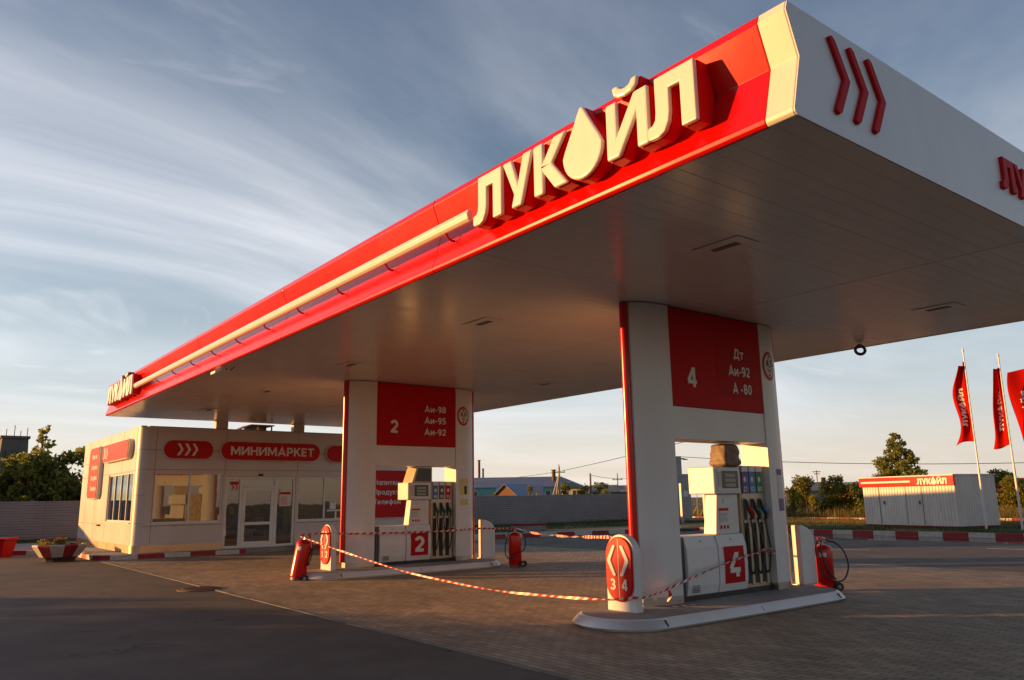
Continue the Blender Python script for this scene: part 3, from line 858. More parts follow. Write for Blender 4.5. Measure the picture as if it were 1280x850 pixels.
# ================================================================ PUMP ISLANDS
IT = 0.14
def island(xf, lab, yc=4.55):
    # lens shaped base: xf = world x of its front edge on the ground
    xc = xf - 0.72
    root = thing('pump_island', (xc, yc, 0), lab, 'pump island', 'raised pump islands under the canopy')
    def outline(hw, y0, y1, rb):
        pts = []
        for k in range(25):      # near nose
            a = math.pi + math.pi * k / 24
            pts.append((xc + hw * math.cos(a), y0 + rb + rb * math.sin(a)))
        for k in range(1, 12):
            t = k / 12; pts.append((xc + hw + .03 * math.sin(math.pi * t), y0 + rb + (y1 - y0 - 2 * rb) * t))
        for k in range(25):
            a = math.pi * k / 24
            pts.append((xc + hw * math.cos(a), y1 - rb + rb * math.sin(a)))
        for k in range(1, 12):
            t = k / 12; pts.append((xc - hw - .03 * math.sin(math.pi * t), y1 - rb - (y1 - y0 - 2 * rb) * t))
        return pts
    lo, md, tp = outline(.70, 1.98, 7.18, .58), outline(.715, 1.965, 7.195, .59), outline(.645, 2.04, 7.12, .56)
    tp2 = outline(.615, 2.07, 7.09, .54)
    n = len(lo)
    def loft(rings, mi=0):
        mb = MB(); vs = [(x, y, z) for r, z in rings for x, y in r]
        fs = [(i * n + k, i * n + (k + 1) % n, (i + 1) * n + (k + 1) % n, (i + 1) * n + k) for i in range(len(rings) - 1) for k in range(n)]
        fs.append(tuple((len(rings) - 1) * n + k for k in range(n)))
        return mb.add(vs, fs, mi)
    loft([(outline(.67, 2.01, 7.15, .56), -.03), (outline(.67, 2.01, 7.15, .56), .04)]).build('base', M_steel, root, smooth=True)
    mb = loft([(md, .032), (outline(.705, 1.975, 7.185, .585), .05), (tp, IT - .012), (tp2, IT)])
    s = mb.build('skirt', M_steel if False else M_white, root, smooth=True)
    # steel nose sheet (near end) a few mm proud
    def sub(r): return [p for p in r if p[1] < 2.56]
    rr = [outline(.720, 1.958, 7.2, .59), outline(.710, 1.967, 7.2, .59), outline(.651, 2.034, 7.13, .56)]
    ix = [i for i in range(25)]
    mb = MB()
    vs = [(rr[j][i][0], rr[j][i][1], (.036, .052, IT - .010)[j]) for j in range(3) for i in ix]
    m_ = len(ix)
    mb.add(vs, [(j * m_ + i, j * m_ + i + 1, (j + 1) * m_ + i + 1, (j + 1) * m_ + i) for j in range(2) for i in range(m_ - 1)])
    mb.build('nose_sheet', mat('satin_aluminium', (0.72, 0.71, 0.70), 0.36, metal=0.55, var=0.06, vscale=6, streak=(1, 1, 14)), root, smooth=True)
    mb = MB(); mb.add([(x, y, IT + .003) for x, y in outline(.61, 2.075, 7.085, .535)], [tuple(range(n))]); mb.build('island_top', M_concrete, root)
    # seam strips
    mb = MB()
    for y in (2.62, 4.6, 6.6):
        mb.hexa([(xc + .736, y - .006, .05), (xc + .736, y + .006, .05), (xc + .72, y + .006, .05), (xc + .72, y - .006, .05)],
                [(xc + .681, y - .006, IT - .02), (xc + .681, y + .006, IT - .02), (xc + .655, y + .006, IT - .02), (xc + .655, y - .006, IT - .02)])
    mb.build('joint', M_dark, root)
    return root
island(-3.87, 'nearest raised island with white skirt and steel nose under pump 4')
island(-12.98, 'farther raised island with white skirt and steel nose under pump 2')

def portal(xf, num, rows, clearance, lab, notice):
    Tk = 0.53
    root = thing('pump_portal', (xf - Tk / 2, 5.02, IT), lab, 'pump portal', 'portals over the pumps')
    z0, z1 = IT + .004, 4.484
    def colplan(y_in, y_nose, inset=0.0):
        s = 1 if y_nose > y_in else -1
        pts = []
        for k in range(11):
            t = k / 10
            pts.append((xf - inset - (Tk / 2 - .085) * t ** 2.8, y_in + (y_nose - y_in) * t))
        back = [(2 * (xf - Tk / 2) - x, y) for x, y in pts[::-1]]
        return pts + back
    for y_in, y_nose in ((3.87, 3.22), (6.16, 6.80)):
        mb = MB(); mb.prism(colplan(y_in, y_nose), lambda u, v, d: (u, v, d), z0 + .11, z1)
        c = mb.build('column', M_white, root, smooth=True)
        mb = MB(); mb.prism(colplan(y_in, y_nose, -.004), lambda u, v, d: (u, v, d), z0, z0 + .11)
        mb.build('column_foot', M_steel, c, smooth=True)
        s = 1 if y_nose > y_in else -1
        yt = y_nose + s * 0.04
        mb = MB(); mb.tube([(xf - Tk / 2, yt, z0 + (0.12 if s < 0 else .02)), (xf - Tk / 2, yt, z1)], 0.062, 20)
        mb.build('edge_tube', M_red, root, smooth=True)
    mb = MB(); mb.box(xf - Tk + .02, xf - .02, 3.872, 6.158, 2.47, 2.955)
    mb.build('beam', M_white, root, bevel=.006)
    mb = MB(); mb.box(xf - Tk + .03, xf - .012, 3.876, 6.154, 2.96, z1)
    pn = mb.build('sign_panel', M_redm, root, bevel=.004)
    xp = xf - .012
    def L2(s, y, z, h, align='L', w=None, bold=.02):
        m = MB(); text(m, s, (xp + .006, y, z), (0, 1, 0), (0, 0, 1), h=h, w=w, bold=bold, align=align, push=0); return m
    L2(num, 4.36, 3.27, .31, 'C', w=.22, bold=.035).build('number', M_lettw, pn)
    for i, (s, yr, w) in enumerate(rows):
        z = 3.82 - .288 * i
        mb = MB(); mb.box(xp - .002, xp + .003, 5.0, 5.98, z - .05, z + .20); mb.build('grade_plate', M_plate, pn)
        L2(s, yr, z, .165, 'R', w=w, bold=.022).build('grade_lettering', M_lettw, pn)
    # clearance roundel on the right column, slightly proud of its curve
    yc, zc = 6.40, 3.78
    def fx(y):
        t = max(0, (y - 6.16) / .64); return xf - (Tk / 2 - .085) * t ** 2.8
    def curve_disc(r, d, m, nm, par, r0=0.0):
        m_ = MB(); rings = [r0 + (r - r0) * k / 4 for k in range(5)]
        vs, fs = [], []
        nn = 32
        for ri in rings:
            for k in range(nn):
                a = 2 * math.pi * k / nn
                y = yc + ri * .8 * math.cos(a); vs.append((fx(y) + d, y, zc + ri * math.sin(a)))
        for i in range(4):
            for k in range(nn):
                fs.append((i * nn + k, i * nn + (k + 1) % nn, (i + 1) * nn + (k + 1) % nn, (i + 1) * nn + k))
        m_.add(vs, fs); return m_.build(nm, m, par)
    ds = curve_disc(.250, .005, M_redd, 'clearance_sign', root)
    curve_disc(.195, .009, M_paper, 'sign_face', ds)
    mb = MB()
    text(mb, clearance, (0, 0, 0), (0, 1, 0), (0, 0, 1), w=.20, h=.115, fn=lambda u, v: (fx(yc - .1 + u) + .013, yc - .1 + u, zc - .01 + v))
    text(mb, 'м', (0, 0, 0), (0, 1, 0), (0, 0, 1), w=.07, h=.055, fn=lambda u, v: (fx(yc - .035 + u) + .012, yc - .035 + u, zc - .10 + v))
    for q in (1, -1):
        mb.add([(fx(yc + a) + .012, yc + a, zc + q * b) for a, b in ((-.035, .175), (.035, .175), (0, .125))], [(0, 1, 2)])
    mb.build('sign_numerals', M_blackl, ds)
    # paper notices on the right column
    for y, z, w, h, m in notice:
        mb = MB(); vs = []
        for k in range(5):
            yy = y - w / 2 + w * k / 4
            vs += [(fx(yy) + .005, yy, z - h / 2), (fx(yy) + .005, yy, z + h / 2)]
        mb.add(vs, [(2 * k, 2 * k + 2, 2 * k + 3, 2 * k + 1) for k in range(4)])
        mb.build('notice', m, root)
    return root
portal(-4.667, '4', [('Дт', 5.70, .26), ('Аи-92', 5.84, .56), ('А -80', 5.86, .50)], '4,5',
       'nearest white portal with red fuel price panel numbered 4', [(6.47, 2.00, .2, .10, M_purple), (6.47, 1.75, .2, .38, M_paper), (6.47, 1.47, .2, .20, M_purple)])
portal(-13.90, '2', [('Аи-98', 5.86, .64), ('Аи-95', 5.86, .64), ('Аи-92', 5.86, .64)], '4,0',
       'farther white portal with red fuel price panel numbered 2', [(6.42, 1.97, .30, .42, M_yellowp), (6.42, 1.58, .28, .16, M_yellowp), (6.47, 1.88, .09, .20, M_blackl)])

def dispenser(xf, num, labs, grips, lab):
    root = thing('fuel_dispenser', (xf - .27, 5.02, IT), lab, 'fuel dispenser', 'fuel dispensers on the islands')
    zb = IT + .004
    mb = MB(); mb.box(xf - .50, xf - .06, 3.92, 6.12, zb, zb + .075); mb.build('plinth', M_black, root)
    # hydraulic cabinet with bulged front doors
    def bulge(y0, y1):
        mb = MB()
        p = [(xf - .47, .215), (xf - .035, .215), (xf + .0, .35), (xf + .012, .6), (xf - .0, .88), (xf - .05, 1.05), (xf - .47, 1.05)]
        return mb.prism(p, lambda u, v, d: (u, d, v), y0, y1)
    mb = MB(); mb.box(xf - .49, xf - .05, 3.95, 5.46, .218, 1.035); cab = mb.build('cabinet', M_dkgrey, root)
    bulge(4.03, 4.735).build('door_panel', M_white, root, bevel=.012)
    dp = bulge(4.755, 5.45).build('door_panel', M_white, root, bevel=.012)
    mb = MB()
    n_ = 7
    zs_ = np.linspace(.33, .87, n_)
    def fxz(z): return xf + float(np.interp(z, [.215, .35, .6, .88, 1.05], [-.035, 0, .012, 0, -.05])) + .004
    vs = []
    for z in zs_: vs += [(fxz(z), 4.87, z), (fxz(z), 5.36, z)]
    mb.add(vs, [(2 * k, 2 * k + 1, 2 * k + 3, 2 * k + 2) for k in range(n_ - 1)])
    np_ = mb.build('number_plate', M_redm, dp)
    mb = MB(); text(mb, num, (0, 0, 0), (0, 1, 0), (0, 0, 1), w=.27, h=.36, bold=.04, fn=lambda u, v: (fxz(.42 + v) + .004, 4.98 + u, .42 + v))
    mb.build('number', M_lettw, np_)
    for y in (4.38, 5.10):      # locks on the doors
        mb = MB(); mb.tube([(xf - .035, y, .975), (xf - .012, y, .975)], .013, 10); mb.build('lock', M_steel, dp if y > 4.7 else root)
    mb = MB()
    for k in range(5): mb.box(xf - .004, xf + .003, 4.12, 4.28, .26 + k * .022, .27 + k * .022)
    mb.build('vent_slots', M_dkgrey, root)
    # neck and head
    mb = MB(); mb.hexa([(xf - .34, 4.86, 1.052), (xf - .10, 4.86, 1.052), (xf - .10, 5.44, 1.052), (xf - .34, 5.44, 1.052)], [(xf - .32, 4.93, 1.66), (xf - .10, 4.93, 1.66), (xf - .10, 5.44, 1.66), (xf - .32, 5.44, 1.66)]); nk = mb.build('neck', M_white, root, bevel=.01)
    mb = MB(); mb.box(xf - .098, xf - .092, 4.96, 5.21, 1.10, 1.46); nt = mb.build('notice', M_paper, nk)
    mb = MB(); mb.box(xf - .0915, xf - .0905, 4.95, 5.18, 1.40, 1.44, 0)
    for k in range(7): mb.box(xf - .0915, xf - .0905, 4.95, 4.95 + random.uniform(.14, .23), 1.24 + k * .02, 1.248 + k * .02, 1)
    for k in range(3):
        mb.box(xf - .0915, xf - .0905, 4.96 + k * .08, 5.01 + k * .08, 1.13, 1.18, 0)
    mb.build('notice_print', [M_redd, M_grey], nt)
    mb = MB(); mb.add([(xf - .097, 5.04, 1.52), (xf - .097, 5.10, 1.52), (xf - .097, 5.07, 1.60)], [(0, 1, 2)]); mb.build('warning_sticker', M_yellowp, nk)
    mb = MB(); mb.box(xf - .54, xf - .03, 4.80, 5.46, 1.655, 2.075); hd = mb.build('head', M_white, root, bevel=.02)
    mb = MB(); mb.box(xf - .032, xf - .012, 4.86, 5.40, 1.70, 2.04, 0); mb.build('display_frame', M_white, hd, bevel=.008)
    mb = MB(); mb.box(xf - .014, xf - .008, 4.97, 5.37, 1.74, 2.01); dsp = mb.build('display', M_screen, hd)
    for k in range(3):
        z = 1.79 + k * .075
        mb = MB(); mb.box(xf - .009, xf - .004, 5.04, 5.30, z - .026, z + .026, 0); f_ = mb.build('price_window', M_grey, dsp)
        mb = MB(); mb.box(xf - .005, xf - .002, 5.06, 5.28, z - .014, z + .014); mb.build('readout', M_lcd, f_)
    kp = MB(); kp.box(xf - .014, xf - .006, 4.875, 4.955, 1.76, 1.99); ko = kp.build('keypad', M_grey, hd)
    kp = MB()
    for a in range(2):
        for c in range(5): kp.box(xf - .0065, xf - .003, 4.885 + a * .036, 4.912 + a * .036, 1.775 + c * .042, 1.803 + c * .042)
    kp.build('keys', M_lettw, ko)
    mb = MB(); mb.box(xf - .052, xf - .0275, 4.86, 5.40, 1.655, 1.662); mb.build('head_seam', M_dkgrey, hd)
    # hose cabinet
    mb = MB(); mb.box(xf - .48, xf - .09, 5.50, 6.13, zb + .07, 2.10); hc = mb.build('hose_cabinet', M_beige, root, bevel=.006)
    mb = MB(); mb.box(xf - .088, xf - .082, 5.53, 6.10, .25, 1.98); mb.build('back_plate', M_beige, hc)
    for k in range(3):
        y = 5.535 + k * .19; ya, yb = y, y + .165
        # bright vertical ribs between the hose slots
        mb = MB(); mb.box(xf - .082, xf - .058, y + .105, y + .165, .26, 1.20); mb.box(xf - .082, xf - .058, ya, yb, 1.20, 1.245); mb.build('rib', M_beige, hc, bevel=.004)
        mb = MB(); mb.box(xf - .081, xf - .074, y + .01, y + .10, .28, 1.195); mb.build('hose_slot', M_black, hc)
        mb = MB(); mb.box(xf - .081, xf - .074, y + .02, y + .10, 1.25, 1.58); mb.build('nozzle_recess', M_dkgrey, hc)
        mb = MB(); mb.box(xf - .082, xf - .045, ya, yb - .01, 2.00, 2.09); mb.build('label_cap', M_white, hc, bevel=.006)
        mb = MB(); mb.box(xf - .082, xf - .062, ya + .01, yb - .02, 1.66, 1.998); lb = mb.build('grade_label', labs[k][1], hc)
        mb = MB(); text(mb, labs[k][0], (xf - .058, y + .075, 1.69), (0, 1, 0), (0, 0, 1), w=.10, h=.075, align='C', bold=.03)
        mb.build('label_print', M_lettw, lb)
        mb = MB(); mb.add([(xf - .058, y + .075 + .035 * math.cos(a), 1.88 + .045 * math.sin(a)) for a in np.linspace(0, 2 * np.pi, 14)[:-1]], [tuple(range(13))])
        mb.build('label_emblem', M_lettw, lb)
        # nozzle: body, coloured grip, spout, trigger guard
        mb = MB()
        mb.tube([(xf - .05, y + .055, 1.56), (xf - .035, y + .06, 1.50), (xf - .02, y + .075, 1.40)], [.02, .024, .03], 10)
        mb.tube([(xf - .02, y + .075, 1.40), (xf + .0, y + .10, 1.34), (xf - .01, y + .12, 1.28), (xf - .03, y + .11, 1.25)], [.026, .024, .020, .02], 10)
        nz_ = mb.build('nozzle', M_black, hc, smooth=True)
        mb = MB(); mb.tube([(xf - .015, y + .07, 1.43), (xf + .012, y + .10, 1.385), (xf + .016, y + .13, 1.33)], [.034, .036, .026], 10)
        mb.build('grip', grips[k], nz_, smooth=True)
        # hose from the nozzle down and back up
        yb2 = y + .055
        sw_ = (.10, .17, .13)[k]
        pts = [(xf - .03, y + .11, 1.26), (xf + .01, y + .10, 1.05), (xf + .03, y + .09 + sw_ * .25, .8), (xf + .03, y + .06 + sw_ * .2, .58), (xf + .02, yb2 + .0, .46), (xf - .01, yb2 - .01, .44), (xf - .045, yb2 - .03, .55), (xf - .05, yb2 - .03, .8), (xf - .055, yb2, 1.12)]
        mb = MB(); mb.tube(catmull(pts, 7), .015, 8); mb.build('hose', M_black, hc, smooth=True)
    return root
dispenser(-4.70, '4', [('ДТ', M_purple), ('92', M_blue), ('80', M_green)], [M_redd, M_greend, M_bluegrip], 'fuel dispenser with plate number 4 and purple, blue and green grade labels')
dispenser(-13.94, '2', [('98', M_blue), ('95', M_slate), ('92', M_redd)], [M_greend, M_greend, M_greend], 'fuel dispenser with plate number 2 and blue, black and red grade labels')

# wrapped things on top of the dispenser heads
def sack(x, y, z, w, d, h, tilt, lab, m):
    bm = bmesh.new()
    bmesh.ops.create_cube(bm, size=1)
    bmesh.ops.subdivide_edges(bm, edges=bm.edges, cuts=7, use_grid_fill=True)
    rnd = random.Random(int(abs(x * 10)))
    ph = [rnd.uniform(0, 6) for _ in range(6)]
    for v in bm.verts:
        p = v.co.copy()
        n4 = (abs(p.x * 2) ** 7 + abs(p.y * 2) ** 7 + abs(p.z * 2) ** 7) ** (1 / 7) or 1
        p = p / n4
        wv = 1 + .05 * math.sin(p.z * 14 + ph[0] + p.y * 6) + .05 * math.sin(p.y * 12 + ph[1]) + .03 * math.sin(p.x * 15 + p.z * 9 + ph[2])
        k = 1 - .14 * (p.z + .5)
        v.co = Vector((p.x * d * wv * k + tilt * p.z * h * .0, p.y * w * wv * k + tilt * p.z * h, (p.z + .5) * h if p.z > -.45 else 0))
    me = bpy.data.meshes.new('wrapped_parcel'); bm.to_mesh(me); bm.free()
    me.materials.append(m); me.shade_smooth()
    o = bpy.data.objects.new('wrapped_parcel', me); COL.objects.link(o); o.location = (x, y, z)
    return tag(o, lab, 'parcel')
sack(-4.84, 5.26, 2.077, .42, .34, .36, 0.0, 'bulky brown wrapped bundle on top of the head of dispenser 4', M_brown)
bx = thing('tilted_screen', (-14.2, 5.1, 2.08), 'slim grey slanted box standing on the head of dispenser 2', 'screen box')
mb = MB(); mb.hexa([(-14.45, 4.92, 2.077), (-13.98, 4.92, 2.077), (-13.98, 5.50, 2.077), (-14.45, 5.50, 2.077)],
                   [(-14.45, 5.06, 2.47), (-13.98, 5.06, 2.47), (-13.98, 5.50, 2.45), (-14.45, 5.50, 2.45)])
mb.build('housing', M_beige, bx, bevel=.012)
mb = MB(); mb.hexa([(-13.978, 4.99, 2.10), (-13.972, 4.99, 2.10), (-13.972, 5.46, 2.10), (-13.978, 5.46, 2.10)], [(-13.978, 5.09, 2.43), (-13.972, 5.09, 2.43), (-13.972, 5.46, 2.42), (-13.978, 5.46, 2.42)])
mb.build('panel', M_dkgrey, bx)

# lane number signs on the island noses
def lane_sign(xc, a, b, lab):
    y = 2.64
    root = thing('lane_sign', (xc, y + .06, IT), lab, 'lane sign', 'lane number signs on the island noses')
    w, zt = .53, 1.135
    pts = [(w / 2, 0), (w / 2, zt - IT - w / 2)] + [(w / 2 * math.cos(t), zt - IT - w / 2 + w / 2 * math.sin(t)) for t in np.linspace(.1, math.pi - .1, 18)] + [(-w / 2, zt - IT - w / 2), (-w / 2, 0)]
    mb = MB(); mb.prism(pts, on_my(xc, y, IT + .004), -.13, 0); mb.build('post', M_white, root, bevel=.012)
    mb = MB(); mb.prism([(u, v) for u, v in stadium(.475, .84, .2375, 10)], on_my(xc, y, .69), 0, .035)
    fc = mb.build('face', M_redd, root, bevel=.018, segs=3)
    f = on_my(xc, y, 0)
    mb = MB(); mb.prism([(-.004, .30), (.004, .30), (.004, 1.08), (-.004, 1.08)], f, .035, .037); mb.build('divider', M_lettw, fc)
    for s in (1, -1):
        c = []
        t = .055
        poly = [(-.075, .19), (-.045, .205), (-.015, .19), (.085, .015), (.085, -.015), (-.015, -.19), (-.045, -.205), (-.075, -.19), (.022, 0)]
        poly = [(s * (u) + s * .112, v + .80) for u, v in poly]
        mb = MB(); mb.prism(poly, f, .035, .050); mb.build('chevron', M_lettw, fc, bevel=.006)
    for s, tx in ((-1, a), (1, b)):
        mb = MB(); text(mb, tx, (xc + s * .108, y - .041, .42), (1, 0, 0), (0, 0, 1), w=.105 if tx != '1' else .06, h=.145, bold=.035, align='C')
        mb.build('number', M_lettw, fc)
    return root
lane_sign(-4.68, '3', '4', 'round topped lane sign with a red oval numbered 3 and 4')
lane_sign(-13.86, '1', '2', 'round topped lane sign with a red oval numbered 1 and 2')

def bollard(x, y, lab):
    root = thing('guard_bollard', (x, y + .2, IT), lab, 'bollard', 'white guard fins at the island ends')
    p = [(0, 0), (.42, 0), (.42, .72), (.39, .80), (.33, .87), (.24, .93), (.12, .965), (0, .98)]
    mb = MB(); mb.prism(p, lambda u, v, d: (x + d, y + u, IT + .004 + v), 0, .17); mb.build('fin', M_white, root, bevel=.02, segs=3)
    mb = MB(); mb.box(x - .03, x + .20, y - .03, y + .45, IT + .0035, IT + .012); mb.build('foot_plate', M_steel, root)
bollard(-4.93, 7.03, 'white rounded guard fin at the end of the pump 4 island')
bollard(-14.17, 7.04, 'white rounded guard fin at the end of the pump 2 island')

# ---------------------------------------------------------------- extinguishers on trolleys
RD = Vector((.612, .79, 0)).normalized(); TD = Vector((.79, -.612, 0)).normalized()   # right / towards the viewer
def extinguisher(loc, r, h, hoses, lab, tilt=0.0, label=True):
    root = thing('fire_extinguisher', (0, 0, 0), lab, 'extinguisher', 'wheeled fire extinguishers')
    z0 = .055
    mb = MB()
    pr = [(r * .86, z0), (r, z0 + .03), (r, z0 + h - .09), (r * .93, z0 + h - .035), (r * .7, z0 + h - .002), (r * .3, z0 + h + .018), (.03, z0 + h + .02)]
    mb.lathe(pr, (0, 0, 0), 32); mb.build('cylinder', M_red, root, smooth=True)
    mb = MB(); mb.tube([(0, 0, z0 + h + .02), (0, 0, z0 + h + .07)], .028, 12)
    mb.tube([(0, 0, z0 + h + .05), tuple(RD * .10 + Vector((0, 0, z0 + h + .06)))], .018, 8)
    v = mb.build('valve', M_steel, root, smooth=True)
    mb = MB(); a = RD * -.03
    mb.tube([(a.x, a.y, z0 + h + .06), (a.x * 2, a.y * 2, z0 + h + .14)], [.018, .024], 8)
    b = RD * .10
    mb.tube([(b.x, b.y, z0 + h + .06), (b.x * .9, b.y * .9, z0 + h + .13)], [.016, .022], 8)
    mb.build('lever', M_redd, v, smooth=True)
    if label:
        mb = MB(); vs = []
        a0 = math.atan2(TD.y, TD.x)
        for zz0, zz1, da, mi in ((z0 + h * .74, z0 + h * .84, .72, 0),):
            for k in range(9):
                a = a0 - .35 - da / 2 + da * k / 8
                vs += [(math.cos(a) * (r + .003), math.sin(a) * (r + .003), zz0), (math.cos(a) * (r + .003), math.sin(a) * (r + .003), zz1)]
        mb.add(vs, [(2 * k, 2 * k + 2, 2 * k + 3, 2 * k + 1) for k in range(8)]); mb.build('label_band', M_paper, root)
    for hp in hoses:
        pts = [RD * s + TD * t + Vector((0, 0, z)) for s, t, z in hp]
        mb = MB(); mb.tube(catmull(pts, 6), .0135, 8); mb.build('hose', M_black, root, smooth=True)
    mb = MB(); c = RD * .05 - TD * .02
    mb.tube([tuple(RD * -.14 + Vector((0, 0, .08)) + TD * -.1), tuple(RD * .22 + Vector((0, 0, .08)) + TD * -.05)], .012, 6)
    mb.lathe([(r * .9, .0), (r * .9, .056)], (0, 0, 0), 24)
    tro = mb.build('trolley', M_dkgrey, root, smooth=True)
    for s, t in ((.22, -.05), (.19, .12)):
        p = RD * s + TD * t
        mb = MB(); mb.tube([tuple(p + Vector((0, 0, .075)) - TD * .025), tuple(p + Vector((0, 0, .075)) + TD * .025)], .072, 18)
        w_ = mb.build('wheel', M_black, tro, smooth=True)
        mb = MB(); mb.tube([tuple(p + Vector((0, 0, .075)) + TD * .026), tuple(p + Vector((0, 0, .075)) + TD * .032)], .03, 12); mb.build('hub', M_grey, w_)
    root.location = loc
    if tilt:
        ax = Vector((-RD.y, RD.x, 0))
        q = Quaternion(ax, tilt)
        root.rotation_mode = 'QUATERNION'; root.rotation_quaternion = q
    return root
big_loop = [(-.02, .05, .83), (-.10, .12, .84), (-.18, .19, .72), (-.16, .21, .45), (-.05, .22, .25), (.12, .22, .17), (.28, .18, .22), (.38, .12, .42), (.36, .05, .64), (.24, .02, .79), (.10, .0, .83)]
big_loop2 = [(-.02, .05, .82), (-.09, .17, .74), (-.07, .19, .55), (.0, .19, .36), (.12, .2, .2)]
extinguisher((-4.80, 7.72, 0), .165, .70, [big_loop, big_loop2], 'red wheeled extinguisher with a wide hose loop beside the pump 4 island')
extinguisher((-12.72, 7.12, 0), .16, .76, [[(-.02, .03, .86), (-.15, .1, .82), (-.24, .12, .5), (-.22, .14, .28), (-.1, .17, .2), (.0, .17, .27)], [(.06, .02, .86), (.18, .06, .8), (.26, .08, .62), (.22, .12, .42), (.1, .17, .36), (-.12, .15, .3)]],
             'red wheeled extinguisher standing upright beside the pump 2 island', label=False)
extinguisher((-13.66, 1.90, 0), .17, .78, [[(.06, .0, .88), (.15, .05, .86), (.21, .06, .72), (.22, .08, .5), (.19, .1, .33), (.17, .05, .45), (.18, .0, .7)]],
             'leaning red wheeled extinguisher in front of the lane sign 1 and 2', tilt=.17)

# ---------------------------------------------------------------- barrier tape
def tape(name, pts, lab, w=.05, twist=0.0, phase=.6):
    P = catmull(pts, 14)
    L_ = [0.0]
    for a, b in zip(P, P[1:]): L_.append(L_[-1] + (b - a).length)
    tot = L_[-1]
    n = max(8, int(tot / .03))
    def at(s):
        i = int(np.searchsorted(L_, s)) - 1
        i = min(max(i, 0), len(P) - 2)
        return P[i].lerp(P[i + 1], (s - L_[i]) / max(L_[i + 1] - L_[i], 1e-9))
    mb = MB(); vs = []; fs = []; mi = []
    skew = .05
    for k in range(n + 1):
        s = tot * k / n
        p = at(s); t = (at(min(s + .01, tot)) - at(max(s - .01, 0))).normalized()
        side = t.cross(Vector((0, 0, 1))).normalized()
        ang = phase + twist * math.sin(s * 2.3) + min(.35, twist) * math.sin(s * 5.1 + 1)
        wd = Vector((0, 0, 1)) * math.cos(ang) + side * math.sin(ang)
        ww = w / 2 * (1 - .25 * abs(math.sin(s * 3.1)))
        p2 = at(max(0, min(tot, s + skew)))
        vs += [tuple(p - wd * ww), tuple(p2 + wd * ww)]
    for k in range(n):
        fs.append((2 * k, 2 * k + 2, 2 * k + 3, 2 * k + 1)); mi.append(int(tot * k / n / .085) % 2)
    mb.v = vs; mb.f = fs; mb.m = mi
    o = mb.build(name, [M_tr, M_tw])
    return tag(o, lab, 'barrier tape', 'red and white barrier tapes')
tape('barrier_tape', [(-13.45, 1.84, .93), (-13.33, 1.85, .90), (-11.64, 2.0, .66), (-9.74, 2.18, .41), (-8.37, 2.31, .30), (-7.18, 2.42, .24), (-5.97, 2.53, .245), (-4.99, 2.57, .28), (-4.41, 2.57, .35),
     (-4.36, 2.7, .34), (-4.5, 3.2, .36), (-4.55, 3.42, .385), (-4.58, 4.68, .63), (-4.62, 5.55, .74), (-4.63, 5.99, .78)], 'long barrier tape sagging low from the leaning extinguisher to dispenser 4', .038, .3, .25)
tape('barrier_tape', [(-4.55, 3.42, .385), (-4.5, 3.4, .30), (-4.52, 3.36, .20), (-4.5, 3.44, .155), (-4.45, 3.7, .152), (-4.42, 3.9, .151)], 'loose knotted end of barrier tape hanging at the foot of portal 4', .06, 1.2, .8)
tape('barrier_tape', [(-13.45, 1.84, .93), (-13.55, 2.2, .955), (-13.6, 2.57, .945), (-13.62, 2.75, .94), (-13.80, 3.1, .915), (-13.80, 3.9, .90), (-13.80, 5.0, .885), (-13.80, 6.0, .89), (-14.0, 6.95, .90), (-13.7, 7.1, .90), (-12.9, 7.1, .92)],
     'taut barrier tape stretched across the front of dispenser 2', .055, .15, .25)
tape('barrier_tape', [(-12.7, 7.1, .94), (-11.9, 6.75, .90), (-10.6, 6.1, .88), (-9.41, 5.5, .90), (-7.5, 4.3, .97), (-5.2, 3.1, 1.07), (-4.95, 3.12, 1.08)], 'sunlit twisted barrier tape between upright extinguisher and portal 4', .055, 1.0, .9)
tape('barrier_tape', [(-4.63, 5.62, .73), (-4.60, 5.8, .80), (-4.60, 6.0, .78), (-4.62, 6.05, .72), (-4.61, 5.9, .74), (-4.60, 5.75, .77)], 'knot of barrier tape tied around the hoses of dispenser 4', .06, 1.5, .8)
tape('barrier_tape', [(-13.85, 5.70, .98), (-13.83, 5.85, .95), (-13.83, 6.05, .97), (-13.84, 6.1, .91), (-13.83, 5.9, .93)], 'knot of barrier tape tied around the hoses of dispenser 2', .06, 1.5, .8)

# ================================================================ MINIMARKET
XS, YS, XB, YE, ZR = -24.70, 1.0, -34.2, 11.6, 4.17
shop = thing('minimarket_building', (-29.4, 6.2, .12), 'low beige panelled minimarket with big windows and red pill shaped signs', 'shop building')
def wall_grid(us, vs_, solid, fn, t, mb=None, mi=0):
    """us, vs_: sorted cut positions; solid(i,j)->bool; fn(u,v,d) maps to world, d=0 outer face, d=-t inner"""
    mb = mb or MB()
    for i in range(len(us) - 1):
        for j in range(len(vs_) - 1):
            if not solid(i, j): continue
            u0, u1, v0, v1 = us[i], us[i + 1], vs_[j], vs_[j + 1]
            for d in (0, -t):
                mb.add([fn(u0, v0, d), fn(u1, v0, d), fn(u1, v1, d), fn(u0, v1, d)], [(0, 1, 2, 3)], mi)
            for di, dj, a, b in ((-1, 0, (u0, v0), (u0, v1)), (1, 0, (u1, v0), (u1, v1)), (0, -1, (u0, v0), (u1, v0)), (0, 1, (u0, v1), (u1, v1))):
                ii, jj = i + di, j + dj
                if ii < 0 or jj < 0 or ii >= len(us) - 1 or jj >= len(vs_) - 1 or not solid(ii, jj):
                    mb.add([fn(*a, 0), fn(*b, 0), fn(*b, -t), fn(*a, -t)], [(0, 1, 2, 3)], mi)
    return mb
